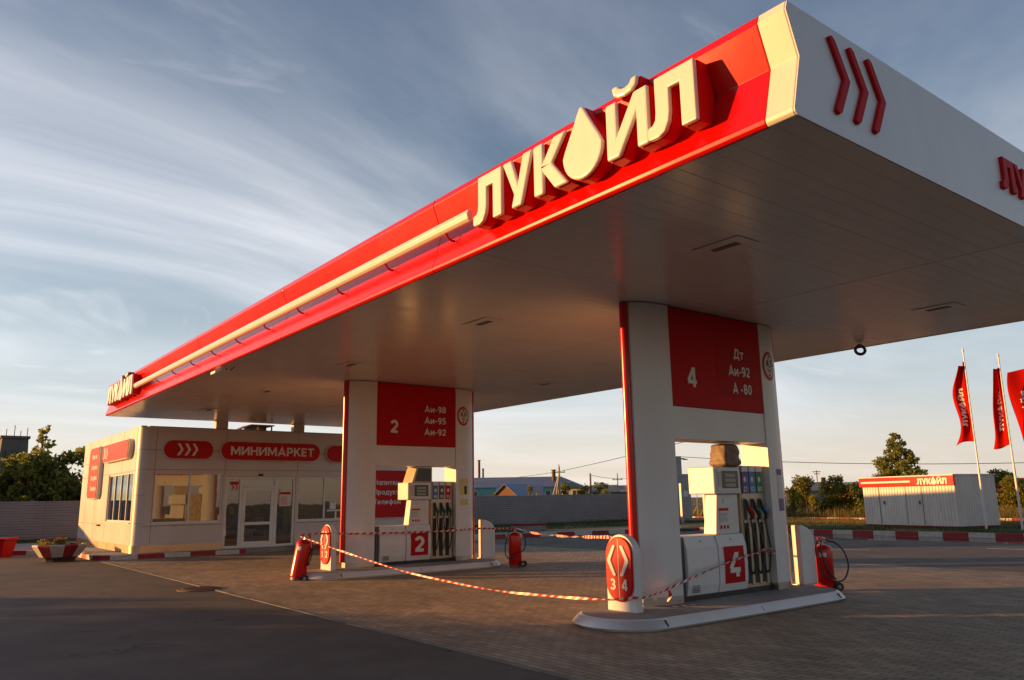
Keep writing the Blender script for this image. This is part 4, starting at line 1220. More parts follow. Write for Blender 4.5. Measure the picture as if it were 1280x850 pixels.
def openwall(u0, u1, v0, v1, ops, fn, t, mb=None):
    us = sorted({u0, u1, *[o[0] for o in ops], *[o[1] for o in ops]}); vv = sorted({v0, v1, *[o[2] for o in ops], *[o[3] for o in ops]})
    def solid(i, j):
        cu, cv = (us[i] + us[i + 1]) / 2, (vv[j] + vv[j + 1]) / 2
        return not any(o[0] < cu < o[1] and o[2] < cv < o[3] for o in ops)
    return wall_grid(us, vv, solid, fn, t, mb)
RC = 0.28
fF = lambda u, v, d: (XS + d, u, v)
fLw = lambda u, v, d: (u, YS - d, v)
opsF = [(1.52, 3.76, 1.03, 2.68), (3.84, 6.38, .145, 2.55), (6.46, 8.95, .99, 2.57)]
opsL = [(-29.0, -25.2, 1.08, 2.72)]
mb = openwall(YS + RC, YE, .12, ZR, opsF, fF, .18)
openwall(XB, XS - RC, .12, ZR, opsL, fLw, .18, mb)
mb.add([(XB, YE, .12), (XS, YE, .12), (XS, YE, ZR), (XB, YE, ZR)], [(0, 1, 2, 3)])
mb.add([(XB, YS, .12), (XB, YE, .12), (XB, YE, ZR), (XB, YS, ZR)], [(0, 1, 2, 3)])
mb.build('wall', M_facade, shop)
mb = MB()
arc = [(XS - RC + RC * math.cos(a), YS + RC - RC * math.sin(a)) for a in np.linspace(0, math.pi / 2, 13)]
mb.prism(arc + [(XS - RC, YS + RC)], lambda u, v, d: (u, v, d), .12, ZR); mb.build('corner_column', M_facade, shop, smooth=True)
# cassette joints (thin recess-coloured strips)
mb = MB()
def vj(y, z0=.4, z1=ZR): mb.box(XS + .0005, XS + .003, y - .006, y + .006, z0, z1)
def hj(y0, y1, z): mb.box(XS + .0005, XS + .003, y0, y1, z - .006, z + .006)
for y, z0 in ((1.52, .4), (3.80, 2.6), (6.42, 2.6), (9.0, .4), (11.3, .4)): vj(y, z0)
for z in (3.42, 2.78): hj(YS + RC, YE, z)
hj(1.28, 3.8, .96); hj(6.46, 9, .93)
for x in (-25.0, -27.0, -29.1, -31.2, -33.0): mb.box(x - .006, x + .006, YS - .003, YS - .0005, .4 if x < -29 or x > -25.1 else 2.75, ZR)
for z in (.98, 2.75, 3.3): mb.box(XB, XS - RC, YS - .003, YS - .0005, z - .006, z + .006) if z > 2.7 else mb.box(XB, -29.1, YS - .003, YS - .0005, z - .006, z + .006)
mb.build('panel_joints', M_dkgrey, shop)
mb = MB()
for z in (1.05, 1.95, 2.78, 3.42):
    mb.prism([(XS - RC + (RC + .002) * math.cos(a), YS + RC - (RC + .002) * math.sin(a)) for a in np.linspace(0, math.pi / 2, 13)] + [(XS - RC, YS + RC)], lambda u, v, d: (u, v, d), z - .005, z + .005)
mb.build('corner_joints', M_dkgrey, shop)
mb = MB(); mb.box(XS, XS + .03, YS + RC, 3.84, .118, .36); mb.box(XS, XS + .03, 6.4, YE, .118, .36); mb.box(XB, XS - RC, YS - .03, YS, .118, .36)
arc2 = [(XS - RC + (RC + .03) * math.cos(a), YS + RC - (RC + .03) * math.sin(a)) for a in np.linspace(0, math.pi / 2, 13)]
mb.prism(arc2 + [(XS - RC, YS + RC)], lambda u, v, d: (u, v, d), .118, .36)
mb.build('plinth', mat('plinth_metal', (0.58, 0.46, 0.34), 0.32, metal=0.75, var=0.1), shop)
mb = MB(); mb.box(XB + .1, XS - .2, YS + .2, YE - .1, 3.95, 4.05); mb.build('roof', M_greyw, shop)
mb = MB(); mb.box(XB, XS - .02, YS + .02, YS + .2, ZR, ZR + .025); mb.box(XS - .2, XS + .01, YS + RC, YE, ZR, ZR + .025); mb.build('parapet_cap', M_grey, shop)
# interior
mb = MB()
mb.box(XB + .2, XS - .2, YS + .2, YE - .1, .10, .14); mb.build('floor', M_plinth, shop)
mb = MB(); mb.box(XB + .2, XS - .2, YS + .2, YE - .1, 3.0, 3.04); mb.build('ceiling', M_inner, shop)
mb = MB(); mb.box(-29.7, -29.6, YS + .2, YE - .1, .14, 3.0); mb.box(-29.6, -25.9, 8.1, 8.2, .14, 3.0); mb.build('partition', M_inner, shop)
shf = []
goods = [M_redd, M_creamw, M_blue, M_greend, M_yellowp, M_orange, M_paper, M_dkgrey]
for (x, y0, y1) in ((-29.3, 1.6, 4.2), (-29.3, 4.6, 7.8)):
    t_ = thing('shop_shelf', (x, (y0 + y1) / 2, .14), 'stocked goods shelf inside the minimarket, ' + ('left bay behind the curtained window' if y0 < 2 else 'bay opposite the entrance door'), 'shelf', 'goods shelves inside the shop')
    mb = MB(); mb.box(x - .28, x - .24, y0, y1, .145, 2.3)
    for z in (.3, .75, 1.2, 1.65, 2.1): mb.box(x - .24, x + .2, y0, y1, z, z + .03)
    mb.build('rack', M_inner, t_)
    mb = MB()
    for z in (.33, .78, 1.23, 1.68):
        y = y0 + .05
        while y < y1 - .2:
            w_ = random.uniform(.1, .25); mb.box(x - .2, x + .15, y, y + w_ - .02, z + .001, z + random.uniform(.2, .36), random.randrange(len(goods))); y += w_
    mb.build('goods', goods, t_)
def window(y0, y1, z0, z1, mull, fn, name='window'):
    """fn(u,v,d): wall mapping; frame set 6 cm back"""
    f = MB()
    def bar(u0, u1, v0, v1, d0=-.10, d1=-.04):
        a, b = fn(u0, v0, d0), fn(u1, v1, d1)
        f.box(min(a[0], b[0]), max(a[0], b[0]), min(a[1], b[1]), max(a[1], b[1]), min(a[2], b[2]), max(a[2], b[2]))
    t = .055
    bar(y0 + .002, y1 - .002, z0 + .002, z0 + t); bar(y0 + .002, y1 - .002, z1 - t, z1 - .002)
    bar(y0 + .002, y0 + t, z0 + t, z1 - t); bar(y1 - t, y1 - .002, z0 + t, z1 - t)
    for m in mull: bar(m - .03, m + .03, z0 + t, z1 - t)
    fo = f.build(name, M_door, shop)
    g = MB(); g.add([fn(y0 + t, z0 + t, -.07), fn(y1 - t, z0 + t, -.07), fn(y1 - t, z1 - t, -.07), fn(y0 + t, z1 - t, -.07)], [(0, 1, 2, 3)])
    g.build('pane', M_glass, fo)
    s = MB(); a, b = fn(y0 - .04, z0 - .03, 0.0), fn(y1 + .04, z0 - .002, .05)
    s.box(min(a[0], b[0]), max(a[0], b[0]), min(a[1], b[1]), max(a[1], b[1]), z0 - .032, z0 - .002); s.build('sill', M_door, fo)
    return fo
window(1.52, 3.76, 1.03, 2.68, (2.67,), fF)
w2 = window(6.46, 8.95, .99, 2.57, (7.52,), fF)
mb = MB(); mb.box(XS - .045, XS - .035, 7.62, 8.9, 1.30, 1.36); mb.box(XS - .045, XS - .035, 7.95, 8.02, 1.045, 1.30)
mb.box(XS - .058, XS - .05, 7.75, 8.0, 1.38, 1.62); mb.build('serving_hatch', M_door, w2)
window(-29.0, -25.2, 1.08, 2.72, (-28.05, -27.1, -26.15), fLw)
# entrance
ent = MB()
def eb(y0, y1, z0, z1, x0=-.12, x1=-.03): ent.box(XS + x0, XS + x1, y0, y1, z0, z1)
eb(3.842, 3.93, .147, 2.548); eb(4.36, 4.46, .147, 2.46); eb(5.60, 5.72, .147, 2.46); eb(6.29, 6.378, .147, 2.548)
eb(3.93, 6.29, 2.46, 2.548); eb(4.46, 5.60, 2.19, 2.27); eb(3.93, 4.36, .147, .22); eb(5.72, 6.29, .147, .22)
eo = ent.build('entrance_frame', M_door, shop, bevel=.006)
for y0, y1, z0, z1 in ((3.93, 4.36, .22, 2.46), (5.72, 6.29, .22, 2.46), (4.46, 5.60, 2.27, 2.46)):
    g = MB(); g.add([(XS - .08, y0, z0), (XS - .08, y1, z0), (XS - .08, y1, z1), (XS - .08, y0, z1)], [(0, 1, 2, 3)]); g.build('pane', M_glass, eo)
mb = MB(); mb.box(XS - .06, XS - .052, 5.80, 6.22, 1.52, 2.10); nt = mb.build('notice', M_paper, eo)
mb = MB(); mb.box(XS - .051, XS - .0495, 5.81, 6.21, 1.93, 2.02)
for k in range(8): mb.box(XS - .051, XS - .0495, 5.85, 5.85 + random.uniform(.2, .32), 1.58 + k * .036, 1.592 + k * .036)
mb.build('notice_print', M_redd, nt)
mb = MB(); mb.box(XS - .075, XS - .07, 4.0, 4.34, 2.06, 2.40); st_ = mb.build('window_sticker', M_paper, eo)
mb = MB(); mb.box(XS - .0695, XS - .068, 4.02, 4.32, 2.28, 2.39); mb.prism(chevron(.18, .12, .05), on_px(XS - .0695, 4.12, 2.18), 0, .002); mb.prism(chevron(.18, .12, .05), on_px(XS - .0695, 4.25, 2.18), 0, .002); mb.build('sticker_print', M_redd, st_)
dr = MB()
for a in ((4.465, 4.58, .15, 2.185), (5.48, 5.595, .15, 2.185), (4.58, 5.48, 2.07, 2.185), (4.58, 5.48, .15, .34), (4.58, 5.48, .90, 1.0)):
    dr.box(XS - .09, XS - .025, *a)
do = dr.build('door', M_door, shop, bevel=.005)
for z0, z1 in ((.34, .90), (1.0, 2.07)):
    g = MB(); g.add([(XS - .06, 4.58, z0), (XS - .06, 5.48, z0), (XS - .06, 5.48, z1), (XS - .06, 4.58, z1)], [(0, 1, 2, 3)]); g.build('pane', M_glass, do)
mb = MB(); mb.tube([(XS - .025, 4.53, 1.02), (XS + .04, 4.53, 1.04), (XS + .04, 4.55, 1.12), (XS + .04, 4.55, 1.26), (XS + .04, 4.53, 1.30), (XS - .025, 4.53, 1.32)], .014, 8); mb.build('handle', M_door, do, smooth=True)
mb = MB(); mb.box(XS - .0, XS + .05, 4.98, 5.14, 2.58, 2.66); mb.build('motion_sensor', M_black, shop, bevel=.01)
# curtains inside the windows
mb = MB()
def curt(x, y0, y1, z0, z1, along='y'):
    n = int((y1 - y0) / .03); vs = []
    for k in range(n + 1):
        y = y0 + (y1 - y0) * k / n; d = .035 * math.sin(k * .9) + .02 * math.sin(k * .37 + 1)
        for z in (z0, z1):
            vs.append((x + d, y, z) if along == 'y' else (y, x + d, z))
    mb.add(vs, [(2 * k, 2 * k + 2, 2 * k + 3, 2 * k + 1) for k in range(n)])
curt(-25.02, 1.50, 2.66, .6, 2.75); curt(-25.02, 3.24, 3.82, .6, 2.75); curt(-25.6, 6.3, 9.0, .6, 2.75)
curt(1.34, -29.0, -28.6, .6, 2.8, 'x')
mb.build('curtain', M_sheer, shop, smooth=True)
dk = thing('display_rack', (-25.2, 2.98, .14), 'small patterned display stand behind the shop window beside the curtain', 'display rack')
mb = MB(); mb.box(-25.35, -25.3, 2.75, 3.2, .145, 2.0); mb.build('back_panel', M_inner, dk)
mb = MB()
for z in np.arange(1.0, 1.95, .12):
    for y in np.arange(2.76, 3.18, .075):
        if random.random() < .9: mb.box(-25.3, -25.24, y, y + .062, z, z + .1, random.randrange(4))
mb.build('cards', [M_yellowp, M_dkgrey, M_orange, M_creamw], dk)

def pill_sign(fn, w, h, r, name='sign_board', depth=.10):
    mb = MB(); mb.prism(stadium(w + .07, h + .07, r + .03, 10), fn, 0.004, depth); b = mb.build(name, M_facade, shop, bevel=.008)
    mb = MB(); mb.prism(stadium(w, h, r, 10), fn, depth + .001, depth + .022); f = mb.build('sign_face', M_redd, b, bevel=.008)
    return f
f1 = on_px(XS, 2.53, 3.44); s1 = pill_sign(f1, 1.60, .60, .30)
for k in range(3):
    mb = MB(); mb.prism([(u - .28 + k * .24, v) for u, v in chevron(.40, .20, .085)], f1, .123, .134); mb.build('chevron', M_lettw, s1)
f2 = on_px(XS, 5.41, 3.44); s2 = pill_sign(f2, 3.62, .62, .31)
mb = MB(); text(mb, 'МИНИМАРКЕТ', (XS + .128, 5.45, 3.29), (0, 1, 0), (0, 0, 1), w=3.05, h=.30, align='C', bold=.028); mb.build('lettering', M_lettw, s2)
f3 = on_px(XS, 8.45, 3.42); s3 = pill_sign(f3, 1.90, .60, .30)
f4 = on_px(XS, 10.05, 1.92); s4 = pill_sign(f4, 1.95, 1.80, .22, depth=.06)
for k, tx in enumerate(('Напитки', 'Продукты', 'Телефон')):
    mb = MB(); text(mb, tx, (XS + .088, 9.50, 2.26 - k * .37), (0, 1, 0), (0, 0, 1), w=(1.12, 1.3, 1.18)[k], h=.20, bold=.02)
    mb.build('lettering', M_lettw, s4)
f5 = on_my(-27.5, YS, 3.50); s5 = pill_sign(f5, 4.1, .60, .30, depth=.16)
for k in range(3):
    mb = MB(); mb.prism([(u - 1.62 + k * .24, v) for u, v in chevron(.40, .20, .085)], f5, .183, .194); mb.build('chevron', M_lettw, s5)
f6 = on_my(-31.05, YS, 2.88); s6 = pill_sign(f6, 1.75, 1.90, .25, depth=.16)
for k, tx in enumerate(('Масла', 'Закуски', 'Продукты', 'Телефон')):
    mb = MB(); text(mb, tx, (-31.35, YS - .188, 3.40 - k * .40), (1, 0, 0), (0, 0, 1), w=(.9, 1.05, 1.1, 1.1)[k], h=.18, bold=.02)
    mb.build('lettering', M_lettw, s6)
mb = MB(); mb.box(-30.1, -29.85, YS - .10, YS - .003, .90, .96); mb.build('wall_spout', M_rust, shop)
# roof hatch / condenser
rb = thing('roof_cooler', (-25.6, 5.15, 4.05), 'low dark ventilation box with a sloped cover on the minimarket roof', 'roof vent')
mb = MB(); mb.box(-26.1, -25.4, 4.85, 5.45, 4.052, 4.40); mb.build('box', M_dkgrey, rb)
mb = MB(); mb.hexa([(-26.2, 4.42, 4.22), (-25.3, 4.42, 4.22), (-25.3, 4.85, 4.42), (-26.2, 4.85, 4.42)], [(-26.2, 4.42, 4.25), (-25.3, 4.42, 4.25), (-25.3, 4.85, 4.46), (-26.2, 4.85, 4.46)])
mb.box(-26.2, -25.3, 4.852, 5.72, 4.42, 4.46); mb.build('cover', M_rust, rb)
mb = MB(); mb.tube([(-25.34, 5.62, 4.06), (-25.34, 5.62, 4.42)], .03, 6); mb.build('leg', M_rust, rb)
mb = MB(); mb.box(-25.40, -25.37, 5.08, 5.16, 4.2, 4.38); mb.build('vent_flap', M_yellowp, rb)

# ================================================================ FENCE
fence = thing('sheet_fence', (-38, 10, 0), 'long dark grey horizontally corrugated metal fence around the station', 'fence')
FP = [(-41.6, -16), (-40.2, -2), (-38.6, 8), (-36.9, 20), (-35.9, 30), (-35.2, 36.5)]
mb = MB()
nrow = 15
def fence_profile():
    out = []
    z = .10
    for k in range(nrow):
        p = (1.88 - .10) / nrow
        out += [(0.0, z), (0.0, z + p * .38), (.028, z + p * .5), (.028, z + p * .88)]
        z += p
    out.append((0.0, 1.88))
    return out
fp = fence_profile()
for (a, b) in zip(FP, FP[1:]):
    A, B = Vector(a), Vector(b); L_ = (B - A).length; t = (B - A) / L_; nn = Vector((t.y, -t.x))
    k = max(1, round(L_ / 2.5))
    for i in range(k):
        p, q = A + t * (L_ * i / k), A + t * (L_ * (i + 1) / k - .01)
        j = random.uniform(-.012, .012)
        vs = []
        for d, z in fp:
            vs += [(p.x + nn.x * d, p.y + nn.y * d, z + j), (q.x + nn.x * d, q.y + nn.y * d, z + j)]
        mb.add(vs, [(2 * m, 2 * m + 1, 2 * m + 3, 2 * m + 2) for m in range(len(fp) - 1)])
mb.build('sheeting', M_fence, fence)
for (a, b) in zip(FP, FP[1:]):
    A, B = Vector(a), Vector(b); L_ = (B - A).length; t = (B - A) / L_
    k = max(1, round(L_ / 2.5))
    for i in range(k):
        p = A + t * (L_ * i / k); nb = Vector((-t.y, t.x)) * .05
        mb = MB(); mb.box(p.x + nb.x - .03, p.x + nb.x + .03, p.y + nb.y - .03, p.y + nb.y + .03, 0, 1.84); mb.build('post', M_dkgrey, fence)

# ================================================================ TREES
def leaves(cent, rad, n, size, flat=0.7, seed=0, clump=0.35):
    """returns leaf quads scattered in ellipsoidal clumps"""
    r = np.random.default_rng(seed)
    V, Fc = [], []
    for c, rr in zip(cent, rad):
        m = int(n * (rr[0] * rr[1] * rr[2]) ** .6)
        u = r.normal(0, 1, (m, 3)); u /= np.linalg.norm(u, axis=1)[:, None]
        d = r.uniform(0, 1, m) ** .45
        p = np.array(c) + u * d[:, None] * np.array(rr)
        p += r.normal(0, .08, (m, 3)) * np.array(rr)
        s = size * r.uniform(.6, 1.4, m)
        a = r.normal(0, 1, (m, 3)); a /= np.linalg.norm(a, axis=1)[:, None]
        b = np.cross(a, r.normal(0, 1, (m, 3))); b /= np.linalg.norm(b, axis=1)[:, None]
        q = np.stack([p - a * s[:, None] * .5, p + b * s[:, None] * .33, p + a * s[:, None] * .6, p - b * s[:, None] * .33], 1)
        V.append(q.reshape(-1, 3))
    V = np.concatenate(V)
    k = len(V) // 4
    return V, np.arange(4 * k).reshape(k, 4)
def tree(name, loc, h, cr, lab, m, seed, n=260, size=.22, trunk_r=.12, shape='round', group=None, low=.25, cat='tree'):
    r = random.Random(seed)
    x, y, z = loc
    root = thing(name, loc, lab, cat, group)
    mb = MB()
    lean = (r.uniform(-.15, .15), r.uniform(-.15, .15))
    tp = [(x + lean[0] * t * h * .3, y + lean[1] * t * h * .3, z - .05 + h * .85 * t) for t in np.linspace(0, 1, 7)]
    mb.tube(tp, [trunk_r * (1 - .85 * t) for t in np.linspace(0, 1, 7)], 7)
    cent, rad = [], []
    nc = {'round': 20, 'cone': 34, 'poplar': 15, 'bush': 13}[shape]
    for k in range(nc):
        t = (k + .5) / nc
        a = k * 2.4 + r.uniform(-.4, .4)
        if shape == 'cone':
            hz = low * h + (1 - low) * h * t * .98; rr = cr * (1 - t) ** .7 * r.uniform(.75, 1.15); off = rr * r.uniform(.45, .8); sz = max(.24, rr * .42)
            sz3 = (sz, sz, sz * .7)
        elif shape == 'poplar':
            hz = low * h + (1 - low) * h * t; rr = cr * (.35 + .75 * math.sin(math.pi * min(1, t * .8 + .15))) * r.uniform(.6, 1.1) * (1 - t * .45); off = rr * .55; sz = max(.2, rr * .5)
            sz3 = (sz, sz, sz * 1.1)
        elif shape == 'bush':
            hz = h * r.uniform(.22, .85); rr = cr; off = cr * r.uniform(.1, .8) * (1.1 - hz / h * .55); sz = cr * r.uniform(.28, .46)
            sz3 = (sz, sz, sz * .85)
        else:
            hz = low * h + (1 - low) * h * r.uniform(.08, .92); rr = cr * math.sin(math.pi * min(.97, max(.12, (hz / h - low) / (1 - low) * .85 + .12))); off = rr * r.uniform(.3, .85); sz = cr * r.uniform(.3, .5)
            sz3 = (sz, sz, sz * .8)
        c = (x + off * math.cos(a) + lean[0] * h * .2, y + off * math.sin(a) + lean[1] * h * .2, z + min(hz, h - sz3[2] * .55))
        cent.append(c); rad.append(sz3)
        b0 = max(.12 * h, (c[2] - z) * .55)
        mb.tube([(x + lean[0] * b0 * .3, y + lean[1] * b0 * .3, z + b0), ((x + c[0]) / 2, (y + c[1]) / 2, z + (b0 + c[2] - z) / 2 + .05), c], [trunk_r * .4, trunk_r * .25, trunk_r * .1], 5)
    mb.build('trunk', M_trunk, root, smooth=True)
    V, Fc = leaves(cent, rad, n, size, seed=seed)
    V = V - np.array(loc)
    me = bpy.data.meshes.new('crown'); me.from_pydata(V.tolist(), [], Fc.tolist()); me.materials.append(m)
    o = bpy.data.objects.new('crown', me); COL.objects.link(o); o.parent = root
    return root
TL = 'trees behind the left fence'
tree('poplar_tree', (-62.5, 2.9, 0), 7.5, 1.7, 'tall loose topped poplar rising above the other trees left of the shop', M_leaf, 11, 240, .32, .14, 'poplar', TL, .18)
tree('bushy_tree', (-62.6, 1.0, 0), 5.3, 1.9, 'bushy green tree at the left picture edge in front of the tower', M_leaf, 12, 230, .32, .13, 'round', TL, .12)
tree('bushy_tree', (-60.6, 2.1, 0), 5.6, 1.5, 'green tree between the tower and the tall poplar', M_leaf, 13, 230, .32, .13, 'round', TL, .12)
tree('bushy_tree', (-60.3, 4.0, 0), 5.6, 1.9, 'dark green tree just right of the tall poplar', M_leafd, 14, 230, .32, .13, 'round', TL, .10)
tree('bushy_tree', (-60.1, 5.9, 0), 6.0, 2.2, 'dense dark tree touching the left wall of the shop in the view', M_leafd, 15, 250, .32, .14, 'round', TL, .08)
tree('bushy_tree', (-64, 3.4, 0), 5.0, 2.4, 'broad dark bush filling the gap under the poplar', M_leaf, 16, 230, .32, .13, 'bush', TL, .08)
tree('bushy_tree', (-63, -1.5, 0), 4.8, 2.2, 'green tree partly cut by the left picture edge', M_leaf, 17, 230, .32, .13, 'round', TL, .1)
tree('birch_tree', (-23.5, 48.7, .05), 5.7, 2.6, 'loose conical tree standing behind the white kiosk', M_leaf, 21, 900, .19, .11, 'cone', None, .12)
BR = 'bushes in the meadow'
for i, (px, py, h, cr, m, lab) in enumerate([
    (-28.6, 43.9, 1.75, 1.0, M_leafd, 'low dark bush close beside portal 4 in the meadow'),
    (-27.0, 42.9, 2.55, .95, M_leafy, 'tall yellowish bush left of the dark gap in the meadow'),
    (-26.6, 45.2, 2.45, 1.1, M_leafd, 'dark green bush in the middle of the meadow row'),
    (-25.7, 44.3, 2.75, .8, M_leafy, 'slender pointed yellow green bush in the middle of the meadow row'),
    (-25.0, 45.0, 2.35, 1.2, M_leaf, 'broad olive bush left of the white kiosk'),
    (-24.1, 46.6, 2.30, 1.2, M_leaf, 'bush half hidden by the left end of the white kiosk'),
    (-18.9, 52.9, 2.7, 1.3, M_leafd, 'dark round bush between the first and second flagpole'),
    (-17.4, 51.0, 2.1, 1.3, M_leafy, 'yellow green bush behind the second flagpole'),
    (-15.3, 52.0, 2.2, 1.5, M_leafy, 'bush at the right picture edge behind the flags'),
    (-20.9, 51.5, 2.0, 1.3, M_leaf, 'bush behind the right end of the white kiosk')]):
    tree('bush', (px, py, .05), h * 1.22, cr * 1.1, lab, m, 40 + i, 950, .15, .05, 'bush', BR, .1, 'bush')
BT = 'garden trees among the far houses'
for i, (px, py, h, cr, m, lab) in enumerate([
    (-80.8, 69.1, 4.3, 1.2, M_leafd, 'dark garden tree beside the green roofed house'),
    (-77.6, 69.7, 3.5, 1.5, M_leafy, 'yellow green garden tree left of the wooden pole'),
    (-82.5, 77.9, 4.4, 1.5, M_leaf, 'garden tree right of the wooden pole'),
    (-79.0, 75.0, 3.0, 1.6, M_leafy, 'low bright bush in front of the sunlit barn'),
    (-66.9, 51.5, 3.5, .6, M_leafy, 'narrow yellow tree in front of the turquoise building'),
    (-61.2, 42.5, 2.4, 1.1, M_leafy, 'low yellow bush left of the brown shed'),
    (-60.0, 46.5, 2.35, .9, M_leafy, 'low bright bush above the fence right of the brown shed')]):
    tree('garden_tree', (px, py, 0), h, cr, lab, m, 70 + i, 300, .24, .09, 'bush', BT, .1)

# ================================================================ PLANTER, BIN, MANHOLE, LOW BOX
pl = thing('flower_planter', (-25.0, -.95, 0), 'octagonal red and white striped concrete planter with small red flowers by the shop kerb', 'planter')
cx0, cy0 = -25.0, -.95
mb = MB()
n = 12
rb_, rt_ = .54, .76
vs = []
for r, z in ((rb_, .14), (rt_, .45), (rt_, .50), (rt_ - .06, .51), (rt_ - .08, .42)):
    for k in range(n):
        a = 2 * math.pi * k / n; vs.append((cx0 + r * math.cos(a), cy0 + r * math.sin(a), z))
o0 = len(mb.v); mb.v += vs
for i in range(4):
    for k in range(n):
        mb.f.append((i * n + k, i * n + (k + 1) % n, (i + 1) * n + (k + 1) % n, (i + 1) * n + k)); mb.m.append((k % 2))
mb.build('bowl', [M_kr, M_kw], pl)
mb = MB(); mb.lathe([(.46, .0), (.44, .05), (.50, .145)], (cx0, cy0, -.0), 12); mb.build('foot', M_soil, pl)
mb = MB(); mb.lathe([(.655, .42), (.62, .46), (.2, .49)], (cx0, cy0, 0), 16); mb.build('soil', M_soil, pl)
cs, rs = [], []
for k in range(14):
    a = random.uniform(0, 6.28); r = random.uniform(0, .55); cs.append((cx0 + r * math.cos(a), cy0 + r * math.sin(a), .56)); rs.append((.15, .15, .12))
V, Fc = leaves(cs, rs, 2600, .05, seed=3)
me = bpy.data.meshes.new('foliage'); me.from_pydata((V - np.array([cx0, cy0, 0])).tolist(), [], Fc.tolist()); me.materials.append(M_leaf)
o = bpy.data.objects.new('foliage', me); COL.objects.link(o); o.parent = pl
cs = [(c[0], c[1], c[2] + .07) for c in cs]
V, Fc = leaves(cs, [(.15, .15, .05)] * len(cs), 1500, .045, seed=4)
me = bpy.data.meshes.new('flowers'); me.from_pydata((V - np.array([cx0, cy0, 0])).tolist(), [], Fc.tolist()); me.materials.append(M_flower)
o = bpy.data.objects.new('flowers', me); COL.objects.link(o); o.parent = pl

bn = thing('grit_bin', (0, 0, 0), 'red sand box with a flat lid cut by the left picture edge', 'sand box')
mb = MB(); mb.hexa([(-.52, -.3, 0), (.52, -.3, 0), (.52, .3, 0), (-.52, .3, 0)], [(-.60, -.36, .54), (.60, -.36, .54), (.60, .36, .54), (-.60, .36, .54)]); mb.build('box', M_redm, bn, bevel=.015)
mb = MB(); mb.box(-.64, .64, -.40, .40, .541, .62); mb.build('lid', M_redm, bn, bevel=.015)
mb = MB(); mb.prism([(.2, .28), (.34, .28), (.34, .42), (.2, .42)], lambda u, v, d: (u, -.335 - (v - .28) * .11 - d, v), 0, .004); mb.build('mark', M_lettw, bn)
place(bn, (-29.2, -2.35, 0), math.atan2(.79, .612))

mh = thing('manhole_cover', (-13.35, -.22, 0), 'rusty round manhole cover beside the brick edging', 'manhole')
mb = MB(); mb.lathe([(.42, -.03), (.42, .012), (.36, .014), (.355, .004)], (-13.35, -.22, 0), 36); mb.build('rim', M_rust, mh)
mb = MB(); mb.lathe([(.35, -.01), (.35, .016), (.33, .02)], (-13.35, -.22, 0), 36)
for k in range(-4, 5):
    w = math.sqrt(.31 ** 2 - (k * .065) ** 2); mb.box(-13.35 + k * .065 - .012, -13.35 + k * .065 + .012, -.22 - w, -.22 + w, .0205, .027)
mb.build('lid', M_rust, mh)

lb_ = thing('low_barrier', (0, 0, 0), 'low grey concrete block with a red painted top on the pavement by the fence', 'block')
mb = MB(); mb.box(-.85, .85, -.2, .2, 0, .26); mb.build('block', M_concrete, lb_, bevel=.02)
mb = MB(); mb.box(-.88, .88, -.23, .23, .261, .36); mb.build('top', M_kr, lb_, bevel=.015)
place(lb_, (-27.2, 19.2, .13), math.atan2(.79, .60))

# ================================================================ KIOSK
kc = thing('storage_kiosk', (0, 0, 0), 'white corrugated metal kiosk with a red fascia on the lawn beyond the kerb', 'kiosk')
kw, kd, kh = 4.95, 2.5, 2.22
mb = MB()
n_ = 66
def corr(p0, p1, z0, z1, out):
    P0, P1 = Vector(p0), Vector(p1); L_ = (P1 - P0).length; t = (P1 - P0) / L_
    n_ = int(L_ / .15); vs = []
    for i in range(n_):
        for fr_, d in ((0, 0), (.35, 0), (.5, .022), (.85, .022)):
            q = P0 + t * (L_ * (i + fr_) / n_); vs += [(q.x + out[0] * d, q.y + out[1] * d, z0), (q.x + out[0] * d, q.y + out[1] * d, z1)]
    vs += [(P1.x, P1.y, z0), (P1.x, P1.y, z1)]
    mb.add(vs, [(2 * k, 2 * k + 2, 2 * k + 3, 2 * k + 1) for k in range(len(vs) // 2 - 1)])
corr((0, 0), (kw, 0), .08, kh, (0, -1)); corr((kw, 0), (kw, kd), .08, kh, (1, 0)); corr((kw, kd), (0, kd), .08, kh, (0, 1)); corr((0, kd), (0, 0), .08, kh, (-1, 0))
mb.build('wall', M_corr, kc)
mb = MB(); mb.box(-.05, kw + .05, -.05, kd + .05, kh, kh + .05); mb.build('roof', M_corr, kc)
mb = MB(); mb.box(.02, kw - .02, .02, kd - .02, 0, .10); mb.build('base_frame', M_kr, kc)
mb = MB(); mb.box(-.10, kw + .06, -.12, -.025, kh - .42, kh + .045); kf = mb.build('fascia', M_red, kc, bevel=.015)
mb = MB(); mb.box(.05, 2.85, -.145, -.121, kh - .26, kh - .17); mb.build('stripe', M_cream, kf, bevel=.008)
mb = MB(); mb.prism([(-.1, 0), (kw + .06, 0), (kw + .06, .04), (-.1, .04)], lambda u, v, d: (u, -.121 - d, kh - .002 + v), 0, .012); mb.build('top_trim', M_cream, kf)
mb = MB(); s_ = .46
for poly, x0, z0 in GL:
    mb.prism([((u + x0 + 4.08) * s_ + 3.2, (v + z0 - 4.74) * s_ + kh - .36) for u, v in poly], lambda u, v, d: (u, -.121 - d, v), 0.001, .03)
mb.build('lettering', M_cream, kf)
for x in (.95, 2.42, 3.3):
    mb = MB(); mb.box(x - .012, x + .012, -.030, -.023, .12, kh - .43); mb.build('door_joint', M_dkgrey, kc)
for x in (1.22, 3.15):
    mb = MB(); mb.box(x - .03, x + .03, -.06, -.023, 1.0, 1.16); mb.build('lock', M_dkgrey, kc)
place(kc, (-17.0, 31.75, .13), R_(-15.0))

